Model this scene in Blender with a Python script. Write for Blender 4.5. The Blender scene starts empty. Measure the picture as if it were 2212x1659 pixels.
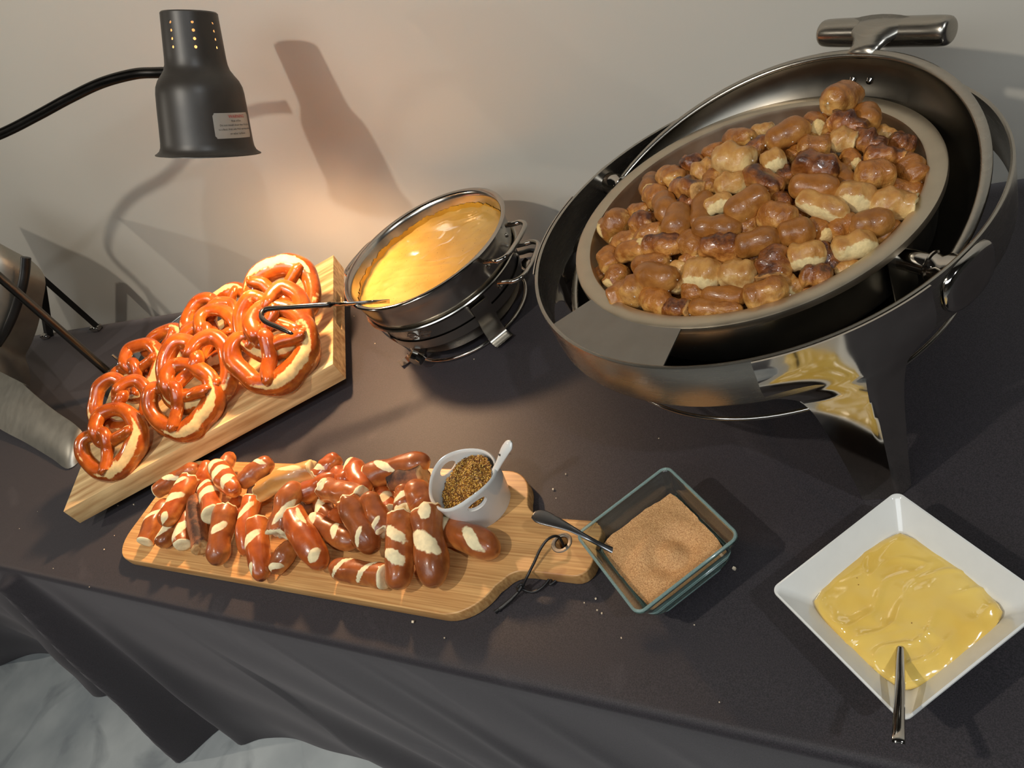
import bpy, bmesh, math, random
import numpy as np
from mathutils import Vector, Matrix, noise as mnoise

random.seed(7)
C = bpy.context.scene.collection
sc = bpy.context.scene
PI = math.pi
TZ = 0.75                      # table top height above the floor; all coordinates below are measured from the table top

# ------------------------------------------------------------------ camera
F = 1623.0
CX, CY = 1106.0, 829.5
CR = Vector((0.8253643, 0.35011723, -0.44291792))
CU = Vector((0.03787594, 0.74838408, 0.66217513))
CF = Vector((-0.56331165, 0.56331165, -0.60444008))
CAMZ = 0.70
cam = bpy.data.cameras.new('camera')
cam.sensor_width = 36.0
cam.lens = 36.0 * F / 2212.0
cam.clip_start = 0.02
camo = bpy.data.objects.new('camera', cam)
C.objects.link(camo)
m = Matrix.Identity(4)
for i, v in enumerate((CR, CU, -CF)):
    for j in range(3):
        m[j][i] = v[j]
m[2][3] = CAMZ + TZ
camo.matrix_world = m
sc.camera = camo

# ------------------------------------------------------------------ light
sc.view_settings.view_transform = 'Standard'
sc.view_settings.look = 'None'
sc.view_settings.exposure = 0.0
sc.view_settings.gamma = 1.0
sc.view_settings.use_curve_mapping = False
w = bpy.data.worlds.new('world')
w.use_nodes = True
w.node_tree.nodes['Background'].inputs[0].default_value = (0.8, 0.85, 0.95, 1)
w.node_tree.nodes['Background'].inputs[1].default_value = 0.0
sc.world = w


def spot(name, loc, target, power, col, size=100, blend=0.6, radius=0.03):
    d = bpy.data.lights.new(name, 'SPOT')
    d.energy = power; d.color = col; d.spot_size = math.radians(size); d.spot_blend = blend
    d.shadow_soft_size = radius
    o = bpy.data.objects.new(name, d)
    o.location = (loc[0], loc[1], loc[2] + TZ)
    dv = Vector(target) - Vector(loc)
    o.rotation_euler = dv.to_track_quat('-Z', 'Y').to_euler()
    C.objects.link(o)
    return o


def area(name, loc, target, power, col, sx, sy):
    d = bpy.data.lights.new(name, 'AREA')
    d.energy = power; d.color = col; d.shape = 'RECTANGLE'; d.size = sx; d.size_y = sy
    o = bpy.data.objects.new(name, d)
    o.location = (loc[0], loc[1], loc[2] + TZ)
    dv = Vector(target) - Vector(loc)
    o.rotation_euler = dv.to_track_quat('-Z', 'Y').to_euler()
    C.objects.link(o)
    return o


WARMW = (1.0, 0.92, 0.79)
spot('ceiling_spot_left', (-0.95, -0.36, 1.66), (-0.95, 0.75, 0.0), 50, WARMW, 112, 0.7, 0.025)
spot('ceiling_spot_right', (1.32, -0.38, 2.10), (0.2, 0.6, 0.0), 70, (0.93, 0.98, 1.0), 95, 0.7, 0.03)
spot('ceiling_spot_far', (-3.7, -0.45, 2.10), (-3.0, 0.9, 0.0), 60, WARMW, 95, 0.7, 0.03)
spot('ceiling_spot_room', (-1.2, -2.6, 2.10), (-1.2, -2.6, -0.75), 60, (1, 0.95, 0.88), 120, 0.7, 0.04)
area('ambient_fill', (-0.4, -1.4, 2.2), (-0.4, 0.2, 0.0), 44, (0.88, 0.95, 1.0), 2.6, 1.4)  # added soft fill lamp that lifts the ambient light, not a real fixture
# the heat lamp's bulb light is created together with the heat lamp further down
BULB_POWER = 27.0
BULB_COL = (1.0, 0.62, 0.34)


# ------------------------------------------------------------------ helpers
def lin(c):
    return tuple(((x / 255.0) / 12.92 if x / 255.0 <= 0.04045 else ((x / 255.0 + 0.055) / 1.055) ** 2.4) for x in c) + (1.0,)


def at(px, py, z=0.0):
    """world point (relative to the table top) that stands at height z along the sight line of a photo pixel"""
    d = CR * ((px - CX) / F) - CU * ((py - CY) / F) + CF
    t = (z - CAMZ) / d.z
    return Vector((d.x * t, d.y * t, z))


def aty(px, py, y):
    d = CR * ((px - CX) / F) - CU * ((py - CY) / F) + CF
    t = y / d.y
    return Vector((d.x * t, y, d.z * t + CAMZ))


def atd(px, py, D):
    d = CR * ((px - CX) / F) - CU * ((py - CY) / F) + CF
    return d * D + Vector((0, 0, CAMZ))


def tag(o, label=None, cat=None, group=None, kind=None):
    if label: o['label'] = label
    if cat: o['category'] = cat
    if group: o['group'] = group
    if kind: o['kind'] = kind
    return o


def empty(name, loc=(0, 0, 0), rot=None, label=None, cat=None, group=None):
    o = bpy.data.objects.new(name, None)
    o.empty_display_size = 0.02
    C.objects.link(o)
    o.location = (loc[0], loc[1], loc[2] + TZ)
    if rot is not None: o.rotation_euler = rot
    return tag(o, label, cat, group)


def finish(me, mat, smooth=True, angle=40):
    if isinstance(mat, (list, tuple)):
        for k in mat: me.materials.append(k)
    elif mat: me.materials.append(mat)
    if smooth:
        me.polygons.foreach_set('use_smooth', [True] * len(me.polygons))
        if angle is not None:
            me.set_sharp_from_angle(angle=math.radians(angle))
    me.update()


def obj(name, me, parent=None, loc=None):
    o = bpy.data.objects.new(name, me)
    C.objects.link(o)
    if parent is not None:
        o.parent = parent
        if loc is not None: o.location = loc
    else:
        l = loc or (0, 0, 0)
        o.location = (l[0], l[1], l[2] + TZ)
    return o


def mesh(name, vf, mat, smooth=True, angle=40, attr=None):
    v, f = vf
    me = bpy.data.meshes.new(name)
    me.from_pydata([tuple(p) for p in v], [], f)
    if attr is not None:
        a = me.color_attributes.new('mixc', 'FLOAT_COLOR', 'POINT')
        a.data.foreach_set('color', [float(x) for q in attr for x in (q[0], q[1], q[2] if len(q) > 2 else 0.0, 1.0)])
    finish(me, mat, smooth, angle)
    return me


def merge(*parts):
    V, Fs = [], []
    for v, f in parts:
        n = len(V)
        V += [tuple(p) for p in v]
        Fs += [tuple(i + n for i in q) for q in f]
    return V, Fs


def move(vf, off):
    return [(p[0] + off[0], p[1] + off[1], p[2] + off[2]) for p in vf[0]], vf[1]


def xform(vf, M):
    return [tuple(M @ Vector(p)) for p in vf[0]], vf[1]


def lathe(profile, n=64, closed=False, a0=0.0, a1=2 * PI):
    """profile: list of (r, z)"""
    full = abs(a1 - a0 - 2 * PI) < 1e-6
    na = n if full else n + 1
    V, Fs = [], []
    for i in range(na):
        a = a0 + (a1 - a0) * i / n
        for r, z in profile:
            V.append((r * math.cos(a), r * math.sin(a), z))
    k = len(profile)
    for i in range(n):
        j = (i + 1) % na
        for q in range(k if closed else k - 1):
            q2 = (q + 1) % k
            Fs.append((i * k + q, j * k + q, j * k + q2, i * k + q2))
    if not full and closed:
        Fs.append(tuple(range(k))[::-1])
        Fs.append(tuple((na - 1) * k + q for q in range(k)))
    return V, Fs


def tube(path, rad, n=12, closed=False, caps=True, flat=1.0):
    """round tube along path; rad a number or list; flat squashes along the binormal"""
    P = [Vector(p) for p in path]
    L = len(P)
    R = rad if isinstance(rad, (list, tuple)) else [rad] * L
    V, Fs = [], []
    T = []
    for i in range(L):
        if closed: t = P[(i + 1) % L] - P[(i - 1) % L]
        else: t = P[min(i + 1, L - 1)] - P[max(i - 1, 0)]
        T.append(t.normalized())
    up = Vector((0, 0, 1))
    if abs(T[0].dot(up)) > 0.95: up = Vector((1, 0, 0))
    nrm = (up - T[0] * up.dot(T[0])).normalized()
    for i in range(L):
        nrm = (nrm - T[i] * nrm.dot(T[i]))
        nrm = nrm.normalized() if nrm.length > 1e-6 else Vector((1, 0, 0))
        b = T[i].cross(nrm)
        for k in range(n):
            a = 2 * PI * k / n
            V.append(P[i] + nrm * (R[i] * flat * math.cos(a)) + b * (R[i] * math.sin(a)))
    for i in range(L if closed else L - 1):
        j = (i + 1) % L
        for k in range(n):
            k2 = (k + 1) % n
            Fs.append((i * n + k, i * n + k2, j * n + k2, j * n + k))
    if caps and not closed:
        Fs.append(tuple(range(n))[::-1])
        Fs.append(tuple((L - 1) * n + k for k in range(n)))
    return V, Fs


def spline(pts, n=8, closed=False):
    """Catmull-Rom through pts; each pt may hold extra numbers which are interpolated too"""
    P = np.array(pts, float)
    L = len(P)
    out = []
    segs = L if closed else L - 1
    for i in range(segs):
        if closed: a, b, c, d = P[(i - 1) % L], P[i], P[(i + 1) % L], P[(i + 2) % L]
        else: a, b, c, d = P[max(i - 1, 0)], P[i], P[i + 1], P[min(i + 2, L - 1)]
        for k in range(n):
            t = k / n
            out.append(0.5 * ((2 * b) + (c - a) * t + (2 * a - 5 * b + 4 * c - d) * t * t + (3 * b - a - 3 * c + d) * t ** 3))
    if not closed: out.append(P[-1])
    return np.array(out)


def box(sx, sy, sz, cx=0, cy=0, cz=0, bevel=0.0, seg=2):
    bm = bmesh.new()
    bmesh.ops.create_cube(bm, size=1.0)
    for v in bm.verts:
        v.co = Vector((v.co.x * sx + cx, v.co.y * sy + cy, v.co.z * sz + cz))
    if bevel:
        bmesh.ops.bevel(bm, geom=bm.edges[:], offset=bevel, segments=seg, affect='EDGES', profile=0.5)
    bm.verts.ensure_lookup_table()
    bm.verts.index_update()
    vf = ([tuple(v.co) for v in bm.verts], [tuple(v.index for v in f.verts) for f in bm.faces])
    bm.free()
    return vf


def rsquare(h, r, z, nc=6, hy=None):
    """rounded square ring of half size h"""
    hy = h if hy is None else hy
    out = []
    for cxs, cys, a0 in ((1, 1, 0), (-1, 1, PI / 2), (-1, -1, PI), (1, -1, 1.5 * PI)):
        for k in range(nc + 1):
            a = a0 + (PI / 2) * k / nc
            out.append(((h - r) * cxs + r * math.cos(a), (hy - r) * cys + r * math.sin(a), z))
    return out


def loft(rings, cap0=True, cap1=True):
    V, Fs = [], []
    k = len(rings[0])
    for r in rings: V += list(r)
    for i in range(len(rings) - 1):
        for q in range(k):
            q2 = (q + 1) % k
            Fs.append((i * k + q, i * k + q2, (i + 1) * k + q2, (i + 1) * k + q))
    if cap0: Fs.append(tuple(range(k))[::-1])
    if cap1: Fs.append(tuple((len(rings) - 1) * k + q for q in range(k)))
    return V, Fs


def gridsurf(nx, ny, fn):
    V, Fs = [], []
    for j in range(ny + 1):
        for i in range(nx + 1):
            V.append(fn(i / nx, j / ny))
    for j in range(ny):
        for i in range(nx):
            a = j * (nx + 1) + i
            Fs.append((a, a + 1, a + nx + 2, a + nx + 1))
    return V, Fs


def grains(pts, size, seed=1, jit=0.4):
    """many little tetra/octa grains at pts"""
    rnd = random.Random(seed)
    V, Fs = [], []
    for p in pts:
        s = size * rnd.uniform(1 - jit, 1 + jit)
        q = Matrix.Rotation(rnd.uniform(0, 6.28), 3, Vector((rnd.random() + .01, rnd.random(), rnd.random())))
        n = len(V)
        for c in ((-1, -1, -1), (1, -1, -1), (1, 1, -1), (-1, 1, -1), (-1, -1, 1), (1, -1, 1), (1, 1, 1), (-1, 1, 1)):
            v = q @ Vector((c[0] * s * .5, c[1] * s * .5, c[2] * s * .5))
            V.append((p[0] + v.x, p[1] + v.y, p[2] + v.z))
        for f in ((0, 3, 2, 1), (4, 5, 6, 7), (0, 1, 5, 4), (1, 2, 6, 5), (2, 3, 7, 6), (3, 0, 4, 7)):
            Fs.append(tuple(i + n for i in f))
    return V, Fs


def ns(x, y, z):
    return mnoise.noise(Vector((x, y, z)))


# ------------------------------------------------------------------ materials
def newmat(name):
    m_ = bpy.data.materials.new(name)
    m_.use_nodes = True
    nt = m_.node_tree
    b = nt.nodes['Principled BSDF']
    return m_, nt, b


def N(nt, t, **kw):
    n = nt.nodes.new(t)
    for k, v in kw.items():
        if k.startswith('i_'):
            n.inputs[int(k[2:]) if k[2:].isdigit() else k[2:]].default_value = v
        else: setattr(n, k, v)
    return n


def noise_col(nt, coord, scale, c1, c2, detail=4, lo=0.35, hi=0.65, mapping=None):
    src = coord
    if mapping:
        mp = N(nt, 'ShaderNodeMapping')
        mp.inputs['Scale'].default_value = mapping
        nt.links.new(coord, mp.inputs[0]); src = mp.outputs[0]
    n = N(nt, 'ShaderNodeTexNoise')
    n.inputs['Scale'].default_value = scale; n.inputs['Detail'].default_value = detail
    nt.links.new(src, n.inputs['Vector'])
    r = N(nt, 'ShaderNodeValToRGB')
    r.color_ramp.elements[0].position = lo; r.color_ramp.elements[0].color = c1
    r.color_ramp.elements[1].position = hi; r.color_ramp.elements[1].color = c2
    nt.links.new(n.outputs['Fac'], r.inputs[0])
    return r.outputs[0], n.outputs['Fac'], src


def bump(nt, b, fac, strength, dist=0.001):
    bp = N(nt, 'ShaderNodeBump')
    bp.inputs['Strength'].default_value = strength
    bp.inputs['Distance'].default_value = dist
    nt.links.new(fac, bp.inputs['Height'])
    nt.links.new(bp.outputs[0], b.inputs['Normal'])
    return bp


def mix(nt, fac, a, b_, typ='MIX'):
    x = N(nt, 'ShaderNodeMix', data_type='RGBA', blend_type=typ)
    if isinstance(fac, float): x.inputs[0].default_value = fac
    else: nt.links.new(fac, x.inputs[0])
    for s, v in ((6, a), (7, b_)):
        if isinstance(v, tuple): x.inputs[s].default_value = v
        else: nt.links.new(v, x.inputs[s])
    return x.outputs[2]


def plain(name, col, rough=0.5, metal=0.0, coat=0.0, nscale=60, var=0.12, bmp=0.0, bscale=300, spec=0.5, coord='Object'):
    m_, nt, b = newmat(name)
    tc = N(nt, 'ShaderNodeTexCoord').outputs[coord]
    c1 = lin(col); c2 = tuple(min(1, x * (1 + var)) for x in c1[:3]) + (1,); c0 = tuple(x * (1 - var) for x in c1[:3]) + (1,)
    col_o, fac, _ = noise_col(nt, tc, nscale, c0, c2)
    nt.links.new(col_o, b.inputs['Base Color'])
    b.inputs['Roughness'].default_value = rough
    b.inputs['Metallic'].default_value = metal
    b.inputs['Coat Weight'].default_value = coat
    b.inputs['Coat Roughness'].default_value = 0.08
    b.inputs['Specular IOR Level'].default_value = spec
    if bmp:
        n = N(nt, 'ShaderNodeTexNoise'); n.inputs['Scale'].default_value = bscale; n.inputs['Detail'].default_value = 3
        nt.links.new(tc, n.inputs['Vector'])
        bump(nt, b, n.outputs['Fac'], bmp, 0.0006)
    return m_


def steel(name, col=(190, 186, 178), rough=0.18, brush=None, aniso=0.0, smear=0.05):
    m_, nt, b = newmat(name)
    tc = N(nt, 'ShaderNodeTexCoord').outputs['Object']
    c1 = lin(col)
    col_o, fac, src = noise_col(nt, tc, 35, tuple(x * .9 for x in c1[:3]) + (1,), c1, mapping=brush)
    nt.links.new(col_o, b.inputs['Base Color'])
    mr = N(nt, 'ShaderNodeMapRange')
    mr.inputs['To Min'].default_value = max(0.02, rough - smear); mr.inputs['To Max'].default_value = rough + smear
    nt.links.new(fac, mr.inputs['Value'])
    nt.links.new(mr.outputs[0], b.inputs['Roughness'])
    b.inputs['Metallic'].default_value = 1.0
    if brush:
        n = N(nt, 'ShaderNodeTexNoise'); n.inputs['Scale'].default_value = 220; n.inputs['Detail'].default_value = 2
        nt.links.new(src, n.inputs['Vector'])
        bump(nt, b, n.outputs['Fac'], 0.06, 0.0004)
    return m_


def bread(name, brown1, brown2, pale, burn, rough=0.32, coat=0.35, scale=45, bm_=0.35, objvar=0.25, burnamt=0.0, gold=(226, 150, 62), ks=1.0):
    """attribute mixc: r = pale crumb, g = burn"""
    m_, nt, b = newmat(name)
    tc = N(nt, 'ShaderNodeTexCoord').outputs['Object']
    at_ = N(nt, 'ShaderNodeAttribute', attribute_name='mixc')
    sp = N(nt, 'ShaderNodeSeparateColor')
    nt.links.new(at_.outputs['Color'], sp.inputs[0])
    oi = N(nt, 'ShaderNodeObjectInfo')
    base, fac, _ = noise_col(nt, tc, scale * ks, lin(brown1), lin(brown2), detail=5, lo=0.3, hi=0.72)
    hs = N(nt, 'ShaderNodeHueSaturation')
    mr = N(nt, 'ShaderNodeMapRange'); mr.inputs['To Min'].default_value = 1 - objvar; mr.inputs['To Max'].default_value = 1 + objvar
    nt.links.new(oi.outputs['Random'], mr.inputs['Value'])
    nt.links.new(mr.outputs[0], hs.inputs['Value'])
    n0 = N(nt, 'ShaderNodeTexNoise'); n0.inputs['Scale'].default_value = 70 * ks; n0.inputs['Detail'].default_value = 5
    nt.links.new(tc, n0.inputs['Vector'])
    g0 = N(nt, 'ShaderNodeMath', operation='MULTIPLY_ADD'); nt.links.new(n0.outputs['Fac'], g0.inputs[0]); g0.inputs[1].default_value = 1.1
    g1 = N(nt, 'ShaderNodeMath', operation='MULTIPLY_ADD'); nt.links.new(sp.outputs[2], g1.inputs[0]); g1.inputs[1].default_value = 1.0; g1.inputs[2].default_value = -0.55
    nt.links.new(g1.outputs[0], g0.inputs[2])
    gr_ = N(nt, 'ShaderNodeMapRange', clamp=True, interpolation_type='SMOOTHSTEP')
    gr_.inputs['From Min'].default_value = 0.15; gr_.inputs['From Max'].default_value = 0.85
    nt.links.new(g0.outputs[0], gr_.inputs['Value'])
    base = mix(nt, gr_.outputs[0], base, lin(gold))
    nt.links.new(base, hs.inputs['Color'])
    # noisy threshold between crust and crumb
    n2 = N(nt, 'ShaderNodeTexNoise'); n2.inputs['Scale'].default_value = 110 * ks; n2.inputs['Detail'].default_value = 4
    nt.links.new(tc, n2.inputs['Vector'])
    ad = N(nt, 'ShaderNodeMath', operation='MULTIPLY_ADD')
    nt.links.new(n2.outputs['Fac'], ad.inputs[0]); ad.inputs[1].default_value = 0.9; ad.inputs[2].default_value = -0.45
    ad2 = N(nt, 'ShaderNodeMath', operation='ADD')
    nt.links.new(ad.outputs[0], ad2.inputs[0]); nt.links.new(sp.outputs[0], ad2.inputs[1])
    r1 = N(nt, 'ShaderNodeMapRange', clamp=True, interpolation_type='SMOOTHSTEP')
    r1.inputs['From Min'].default_value = 0.36; r1.inputs['From Max'].default_value = 0.62
    nt.links.new(ad2.outputs[0], r1.inputs['Value'])
    pc, _, _ = noise_col(nt, tc, 120 * ks, tuple(x * .82 for x in lin(pale)[:3]) + (1,), lin(pale))
    c = mix(nt, r1.outputs[0], hs.outputs[0], pc)
    # burn: attribute or big noise
    n3 = N(nt, 'ShaderNodeTexNoise'); n3.inputs['Scale'].default_value = 50 * ks; n3.inputs['Detail'].default_value = 6; n3.inputs['Roughness'].default_value = 0.65
    n3v = N(nt, 'ShaderNodeVectorMath', operation='ADD')
    nt.links.new(tc, n3v.inputs[0]); nt.links.new(oi.outputs['Random'], n3v.inputs[1])
    nt.links.new(n3v.outputs[0], n3.inputs['Vector'])
    a3 = N(nt, 'ShaderNodeMath', operation='MULTIPLY_ADD')
    nt.links.new(n3.outputs['Fac'], a3.inputs[0]); a3.inputs[1].default_value = 1.1
    nt.links.new(sp.outputs[1], a3.inputs[2])
    r3 = N(nt, 'ShaderNodeMapRange', clamp=True, interpolation_type='SMOOTHSTEP')
    r3.inputs['From Min'].default_value = 0.95 - burnamt; r3.inputs['From Max'].default_value = 1.35 - burnamt
    nt.links.new(a3.outputs[0], r3.inputs['Value'])
    c = mix(nt, r3.outputs[0], c, lin(burn))
    nt.links.new(c, b.inputs['Base Color'])
    ro = N(nt, 'ShaderNodeMapRange'); ro.inputs['To Min'].default_value = rough; ro.inputs['To Max'].default_value = 0.75
    nt.links.new(r1.outputs[0], ro.inputs['Value']); nt.links.new(ro.outputs[0], b.inputs['Roughness'])
    co = N(nt, 'ShaderNodeMapRange'); co.inputs['To Min'].default_value = coat; co.inputs['To Max'].default_value = 0.0
    nt.links.new(r1.outputs[0], co.inputs['Value']); nt.links.new(co.outputs[0], b.inputs['Coat Weight'])
    b.inputs['Coat Roughness'].default_value = 0.12
    b.inputs['Subsurface Weight'].default_value = 0.0
    n4 = N(nt, 'ShaderNodeTexNoise'); n4.inputs['Scale'].default_value = 110 * ks; n4.inputs['Detail'].default_value = 6
    nt.links.new(tc, n4.inputs['Vector'])
    bump(nt, b, n4.outputs['Fac'], bm_, 0.0018)
    return m_


def wood(name, a, b_, scale=(3, 40, 40), rough=0.5, strips=None, nodes_=None, grain=6.0):
    m_, nt, b = newmat(name)
    tc = N(nt, 'ShaderNodeTexCoord').outputs['Object']
    c, fac, _ = noise_col(nt, tc, grain, lin(a), lin(b_), detail=6, lo=0.3, hi=0.7, mapping=scale)
    if strips:
        mp = N(nt, 'ShaderNodeMapping'); mp.inputs['Scale'].default_value = strips
        nt.links.new(tc, mp.inputs[0])
        vo = N(nt, 'ShaderNodeTexNoise', noise_dimensions='3D'); vo.inputs['Scale'].default_value = 1.0; vo.inputs['Detail'].default_value = 0
        sn = N(nt, 'ShaderNodeVectorMath', operation='FLOOR'); nt.links.new(mp.outputs[0], sn.inputs[0])
        wn = N(nt, 'ShaderNodeTexWhiteNoise', noise_dimensions='3D'); nt.links.new(sn.outputs[0], wn.inputs['Vector'])
        mr = N(nt, 'ShaderNodeMapRange'); mr.inputs['To Min'].default_value = 0.86; mr.inputs['To Max'].default_value = 1.1
        nt.links.new(wn.outputs['Value'], mr.inputs['Value'])
        hs = N(nt, 'ShaderNodeHueSaturation'); nt.links.new(mr.outputs[0], hs.inputs['Value']); nt.links.new(c, hs.inputs['Color'])
        c = hs.outputs[0]
    if nodes_:
        n = N(nt, 'ShaderNodeTexNoise'); n.inputs['Scale'].default_value = 9; n.inputs['Detail'].default_value = 3
        mp = N(nt, 'ShaderNodeMapping'); mp.inputs['Scale'].default_value = (1.6, 2.2, 1); nt.links.new(tc, mp.inputs[0]); nt.links.new(mp.outputs[0], n.inputs['Vector'])
        r = N(nt, 'ShaderNodeMapRange', clamp=True); r.inputs['From Min'].default_value = 0.70; r.inputs['From Max'].default_value = 0.80; r.inputs['To Max'].default_value = 0.6
        nt.links.new(n.outputs['Fac'], r.inputs['Value'])
        c = mix(nt, r.outputs[0], c, lin(nodes_))
    nt.links.new(c, b.inputs['Base Color'])
    b.inputs['Roughness'].default_value = rough
    bump(nt, b, fac, 0.12, 0.0008)
    return m_


M = {}
# plastered wall, slightly uneven
def wallmat(name, c, strength=0.15):
    m_, nt, b = newmat(name)
    tc = N(nt, 'ShaderNodeTexCoord').outputs['Object']
    c1 = lin(c)
    co, fac, _ = noise_col(nt, tc, 1.4, tuple(x * .94 for x in c1[:3]) + (1,), c1, detail=5)
    nt.links.new(co, b.inputs['Base Color'])
    b.inputs['Roughness'].default_value = 0.75
    n = N(nt, 'ShaderNodeTexNoise'); n.inputs['Scale'].default_value = 260; n.inputs['Detail'].default_value = 3
    nt.links.new(tc, n.inputs['Vector'])
    bump(nt, b, n.outputs['Fac'], strength, 0.0006)
    return m_


M['wall'] = wallmat('painted_plaster', (214, 208, 196))
M['ceil'] = wallmat('dark_ceiling', (60, 60, 62))
M['walldim'] = wallmat('far_plaster', (150, 148, 144))


def concrete():
    m_, nt, b = newmat('polished_concrete')
    tc = N(nt, 'ShaderNodeTexCoord').outputs['Object']
    c, fac, _ = noise_col(nt, tc, 5.0, lin((132, 140, 144)), lin((190, 196, 196)), detail=9, lo=0.34, hi=0.66)
    c2, f2, _ = noise_col(nt, tc, 1.6, lin((140, 146, 150)), lin((205, 208, 206)), detail=5)
    n = N(nt, 'ShaderNodeTexNoise'); n.inputs['Scale'].default_value = 2.4; n.inputs['Detail'].default_value = 10; n.inputs['Distortion'].default_value = 2.5
    nt.links.new(tc, n.inputs['Vector'])
    r = N(nt, 'ShaderNodeMapRange', clamp=True); r.inputs['From Min'].default_value = 0.30; r.inputs['From Max'].default_value = 0.42; r.inputs['To Min'].default_value = 0.5; r.inputs['To Max'].default_value = 0
    nt.links.new(n.outputs['Fac'], r.inputs['Value'])
    c3 = mix(nt, 0.5, c, c2)
    c3 = mix(nt, r.outputs[0], c3, lin((96, 102, 108)))
    nt.links.new(c3, b.inputs['Base Color'])
    b.inputs['Roughness'].default_value = 0.38
    bump(nt, b, fac, 0.1, 0.001)
    return m_


M['floor'] = concrete()


def clothmat():
    m_, nt, b = newmat('black_polyester_cloth')
    tc = N(nt, 'ShaderNodeTexCoord').outputs['Object']
    c, fac, _ = noise_col(nt, tc, 900, lin((24, 22, 26)), lin((52, 46, 51)), detail=2)
    # faint pale dusty smears
    n = N(nt, 'ShaderNodeTexNoise'); n.inputs['Scale'].default_value = 7; n.inputs['Detail'].default_value = 6; n.inputs['Distortion'].default_value = 1.2
    nt.links.new(tc, n.inputs['Vector'])
    r = N(nt, 'ShaderNodeMapRange', clamp=True); r.inputs['From Min'].default_value = 0.62; r.inputs['From Max'].default_value = 0.8; r.inputs['To Max'].default_value = 0.25
    nt.links.new(n.outputs['Fac'], r.inputs['Value'])
    c = mix(nt, r.outputs[0], c, lin((92, 86, 88)))
    nt.links.new(c, b.inputs['Base Color'])
    b.inputs['Roughness'].default_value = 0.62
    b.inputs['Sheen Weight'].default_value = 0.12
    b.inputs['Sheen Roughness'].default_value = 0.5
    b.inputs['Sheen Tint'].default_value = (0.9, 0.85, 0.9, 1)
    n4 = N(nt, 'ShaderNodeTexNoise'); n4.inputs['Scale'].default_value = 1100; n4.inputs['Detail'].default_value = 2
    nt.links.new(tc, n4.inputs['Vector'])
    bump(nt, b, n4.outputs['Fac'], 0.35, 0.0005)
    return m_


M['cloth'] = clothmat()
M['steel'] = steel('brushed_steel', (178, 172, 162), 0.26, brush=(1, 1, 30))
M['polish'] = steel('polished_steel', (196, 190, 182), 0.09, smear=0.04)
M['potsteel'] = steel('soft_polished_steel', (206, 200, 190), 0.20, smear=0.03)
M['darkpolish'] = steel('dark_polished_steel', (176, 170, 160), 0.26, smear=0.03)
M['flange'] = steel('worn_steel_rim', (206, 192, 170), 0.38, smear=0.08)
M['plate'] = steel('matte_steel_plate', (150, 145, 138), 0.42, smear=0.06)
M['lidin'] = steel('lid_inner_steel', (120, 115, 106), 0.3, smear=0.05)
M['knob'] = steel('chrome_knob', (150, 148, 144), 0.06, smear=0.02)
M['blackmetal'] = plain('matte_black_enamel', (52, 47, 42), 0.42, var=0.06, bmp=0.08, bscale=900)
M['goose'] = steel('gooseneck_steel', (96, 92, 88), 0.25)
M['rubber'] = plain('black_vinyl_grip', (20, 20, 20), 0.18, coat=0.4)
M['blackstrap'] = plain('black_plastic', (24, 22, 21), 0.4)
M['shadein'] = plain('lamp_inner_white', (235, 225, 205), 0.5)
M['cer'] = plain('white_glazed_ceramic', (226, 226, 222), 0.12, var=0.015, coat=0.5)
M['salt'] = plain('salt_crystal', (246, 242, 232), 0.3, var=0.05)
M['crumb'] = plain('bread_crumb', (222, 205, 178), 0.8, nscale=200, var=0.3)
M['paper'] = plain('parchment_paper', (176, 184, 172), 0.7)
M['cord'] = plain('black_leather', (22, 20, 20), 0.5, bmp=0.2)
M['red'] = plain('red_print', (190, 60, 50), 0.6)
M['ink'] = plain('grey_print', (60, 58, 56), 0.6)
M['sticker'] = plain('silver_foil_sticker', (182, 178, 170), 0.35, metal=0.35, var=0.05, nscale=40)

M['pretzel'] = bread('pretzel_crust', (128, 54, 14), (176, 88, 28), (222, 190, 130), (74, 26, 12), rough=0.24, coat=0.6, burnamt=0.10, objvar=0.10, bm_=0.25, gold=(204, 122, 42))
M['stick'] = bread('lye_bread_crust', (124, 62, 28), (170, 94, 44), (242, 226, 182), (70, 34, 20), rough=0.34, coat=0.35, burnamt=0.08, objvar=0.16, bm_=0.25, gold=(206, 134, 66))
M['stickred'] = bread('reddish_lye_crust', (146, 64, 24), (192, 98, 42), (242, 224, 176), (92, 38, 18), rough=0.3, coat=0.45, burnamt=0.05, objvar=0.12, bm_=0.22, gold=(226, 142, 66))
M['stickburn'] = bread('scorched_bread_base', (112, 66, 42), (160, 100, 60), (206, 160, 104), (52, 32, 24), rough=0.7, coat=0.0, burnamt=0.30, objvar=0.1, bm_=0.6, gold=(190, 130, 74))
M['bite'] = bread('golden_bite_crust', (140, 80, 28), (182, 116, 48), (232, 196, 130), (84, 40, 14), rough=0.36, coat=0.25, burnamt=0.24, objvar=0.12, bm_=0.9, gold=(216, 162, 88), ks=0.085)
M['bitesm'] = bread('smooth_bite_crust', (134, 80, 28), (164, 102, 40), (216, 170, 100), (92, 44, 16), rough=0.38, coat=0.2, burnamt=0.08, objvar=0.1, bm_=0.45, gold=(186, 128, 62), ks=0.085)
M['bitepale'] = bread('pale_bite_crust', (172, 114, 52), (208, 156, 84), (238, 212, 154), (98, 48, 16), rough=0.42, coat=0.2, burnamt=0.16, objvar=0.08, bm_=0.5, gold=(232, 198, 134), ks=0.085)
M['biteburn'] = bread('dark_bite_crust', (124, 64, 24), (164, 98, 42), (210, 156, 90), (66, 28, 10), rough=0.32, coat=0.4, burnamt=0.26, objvar=0.1, bm_=0.9, gold=(208, 146, 74), ks=0.085)
M['bamboo'] = wood('bamboo_wood', (180, 126, 72), (224, 176, 114), scale=(1.2, 70, 20), rough=0.42, strips=(1.5, 48, 1), nodes_=(140, 84, 54))
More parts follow.
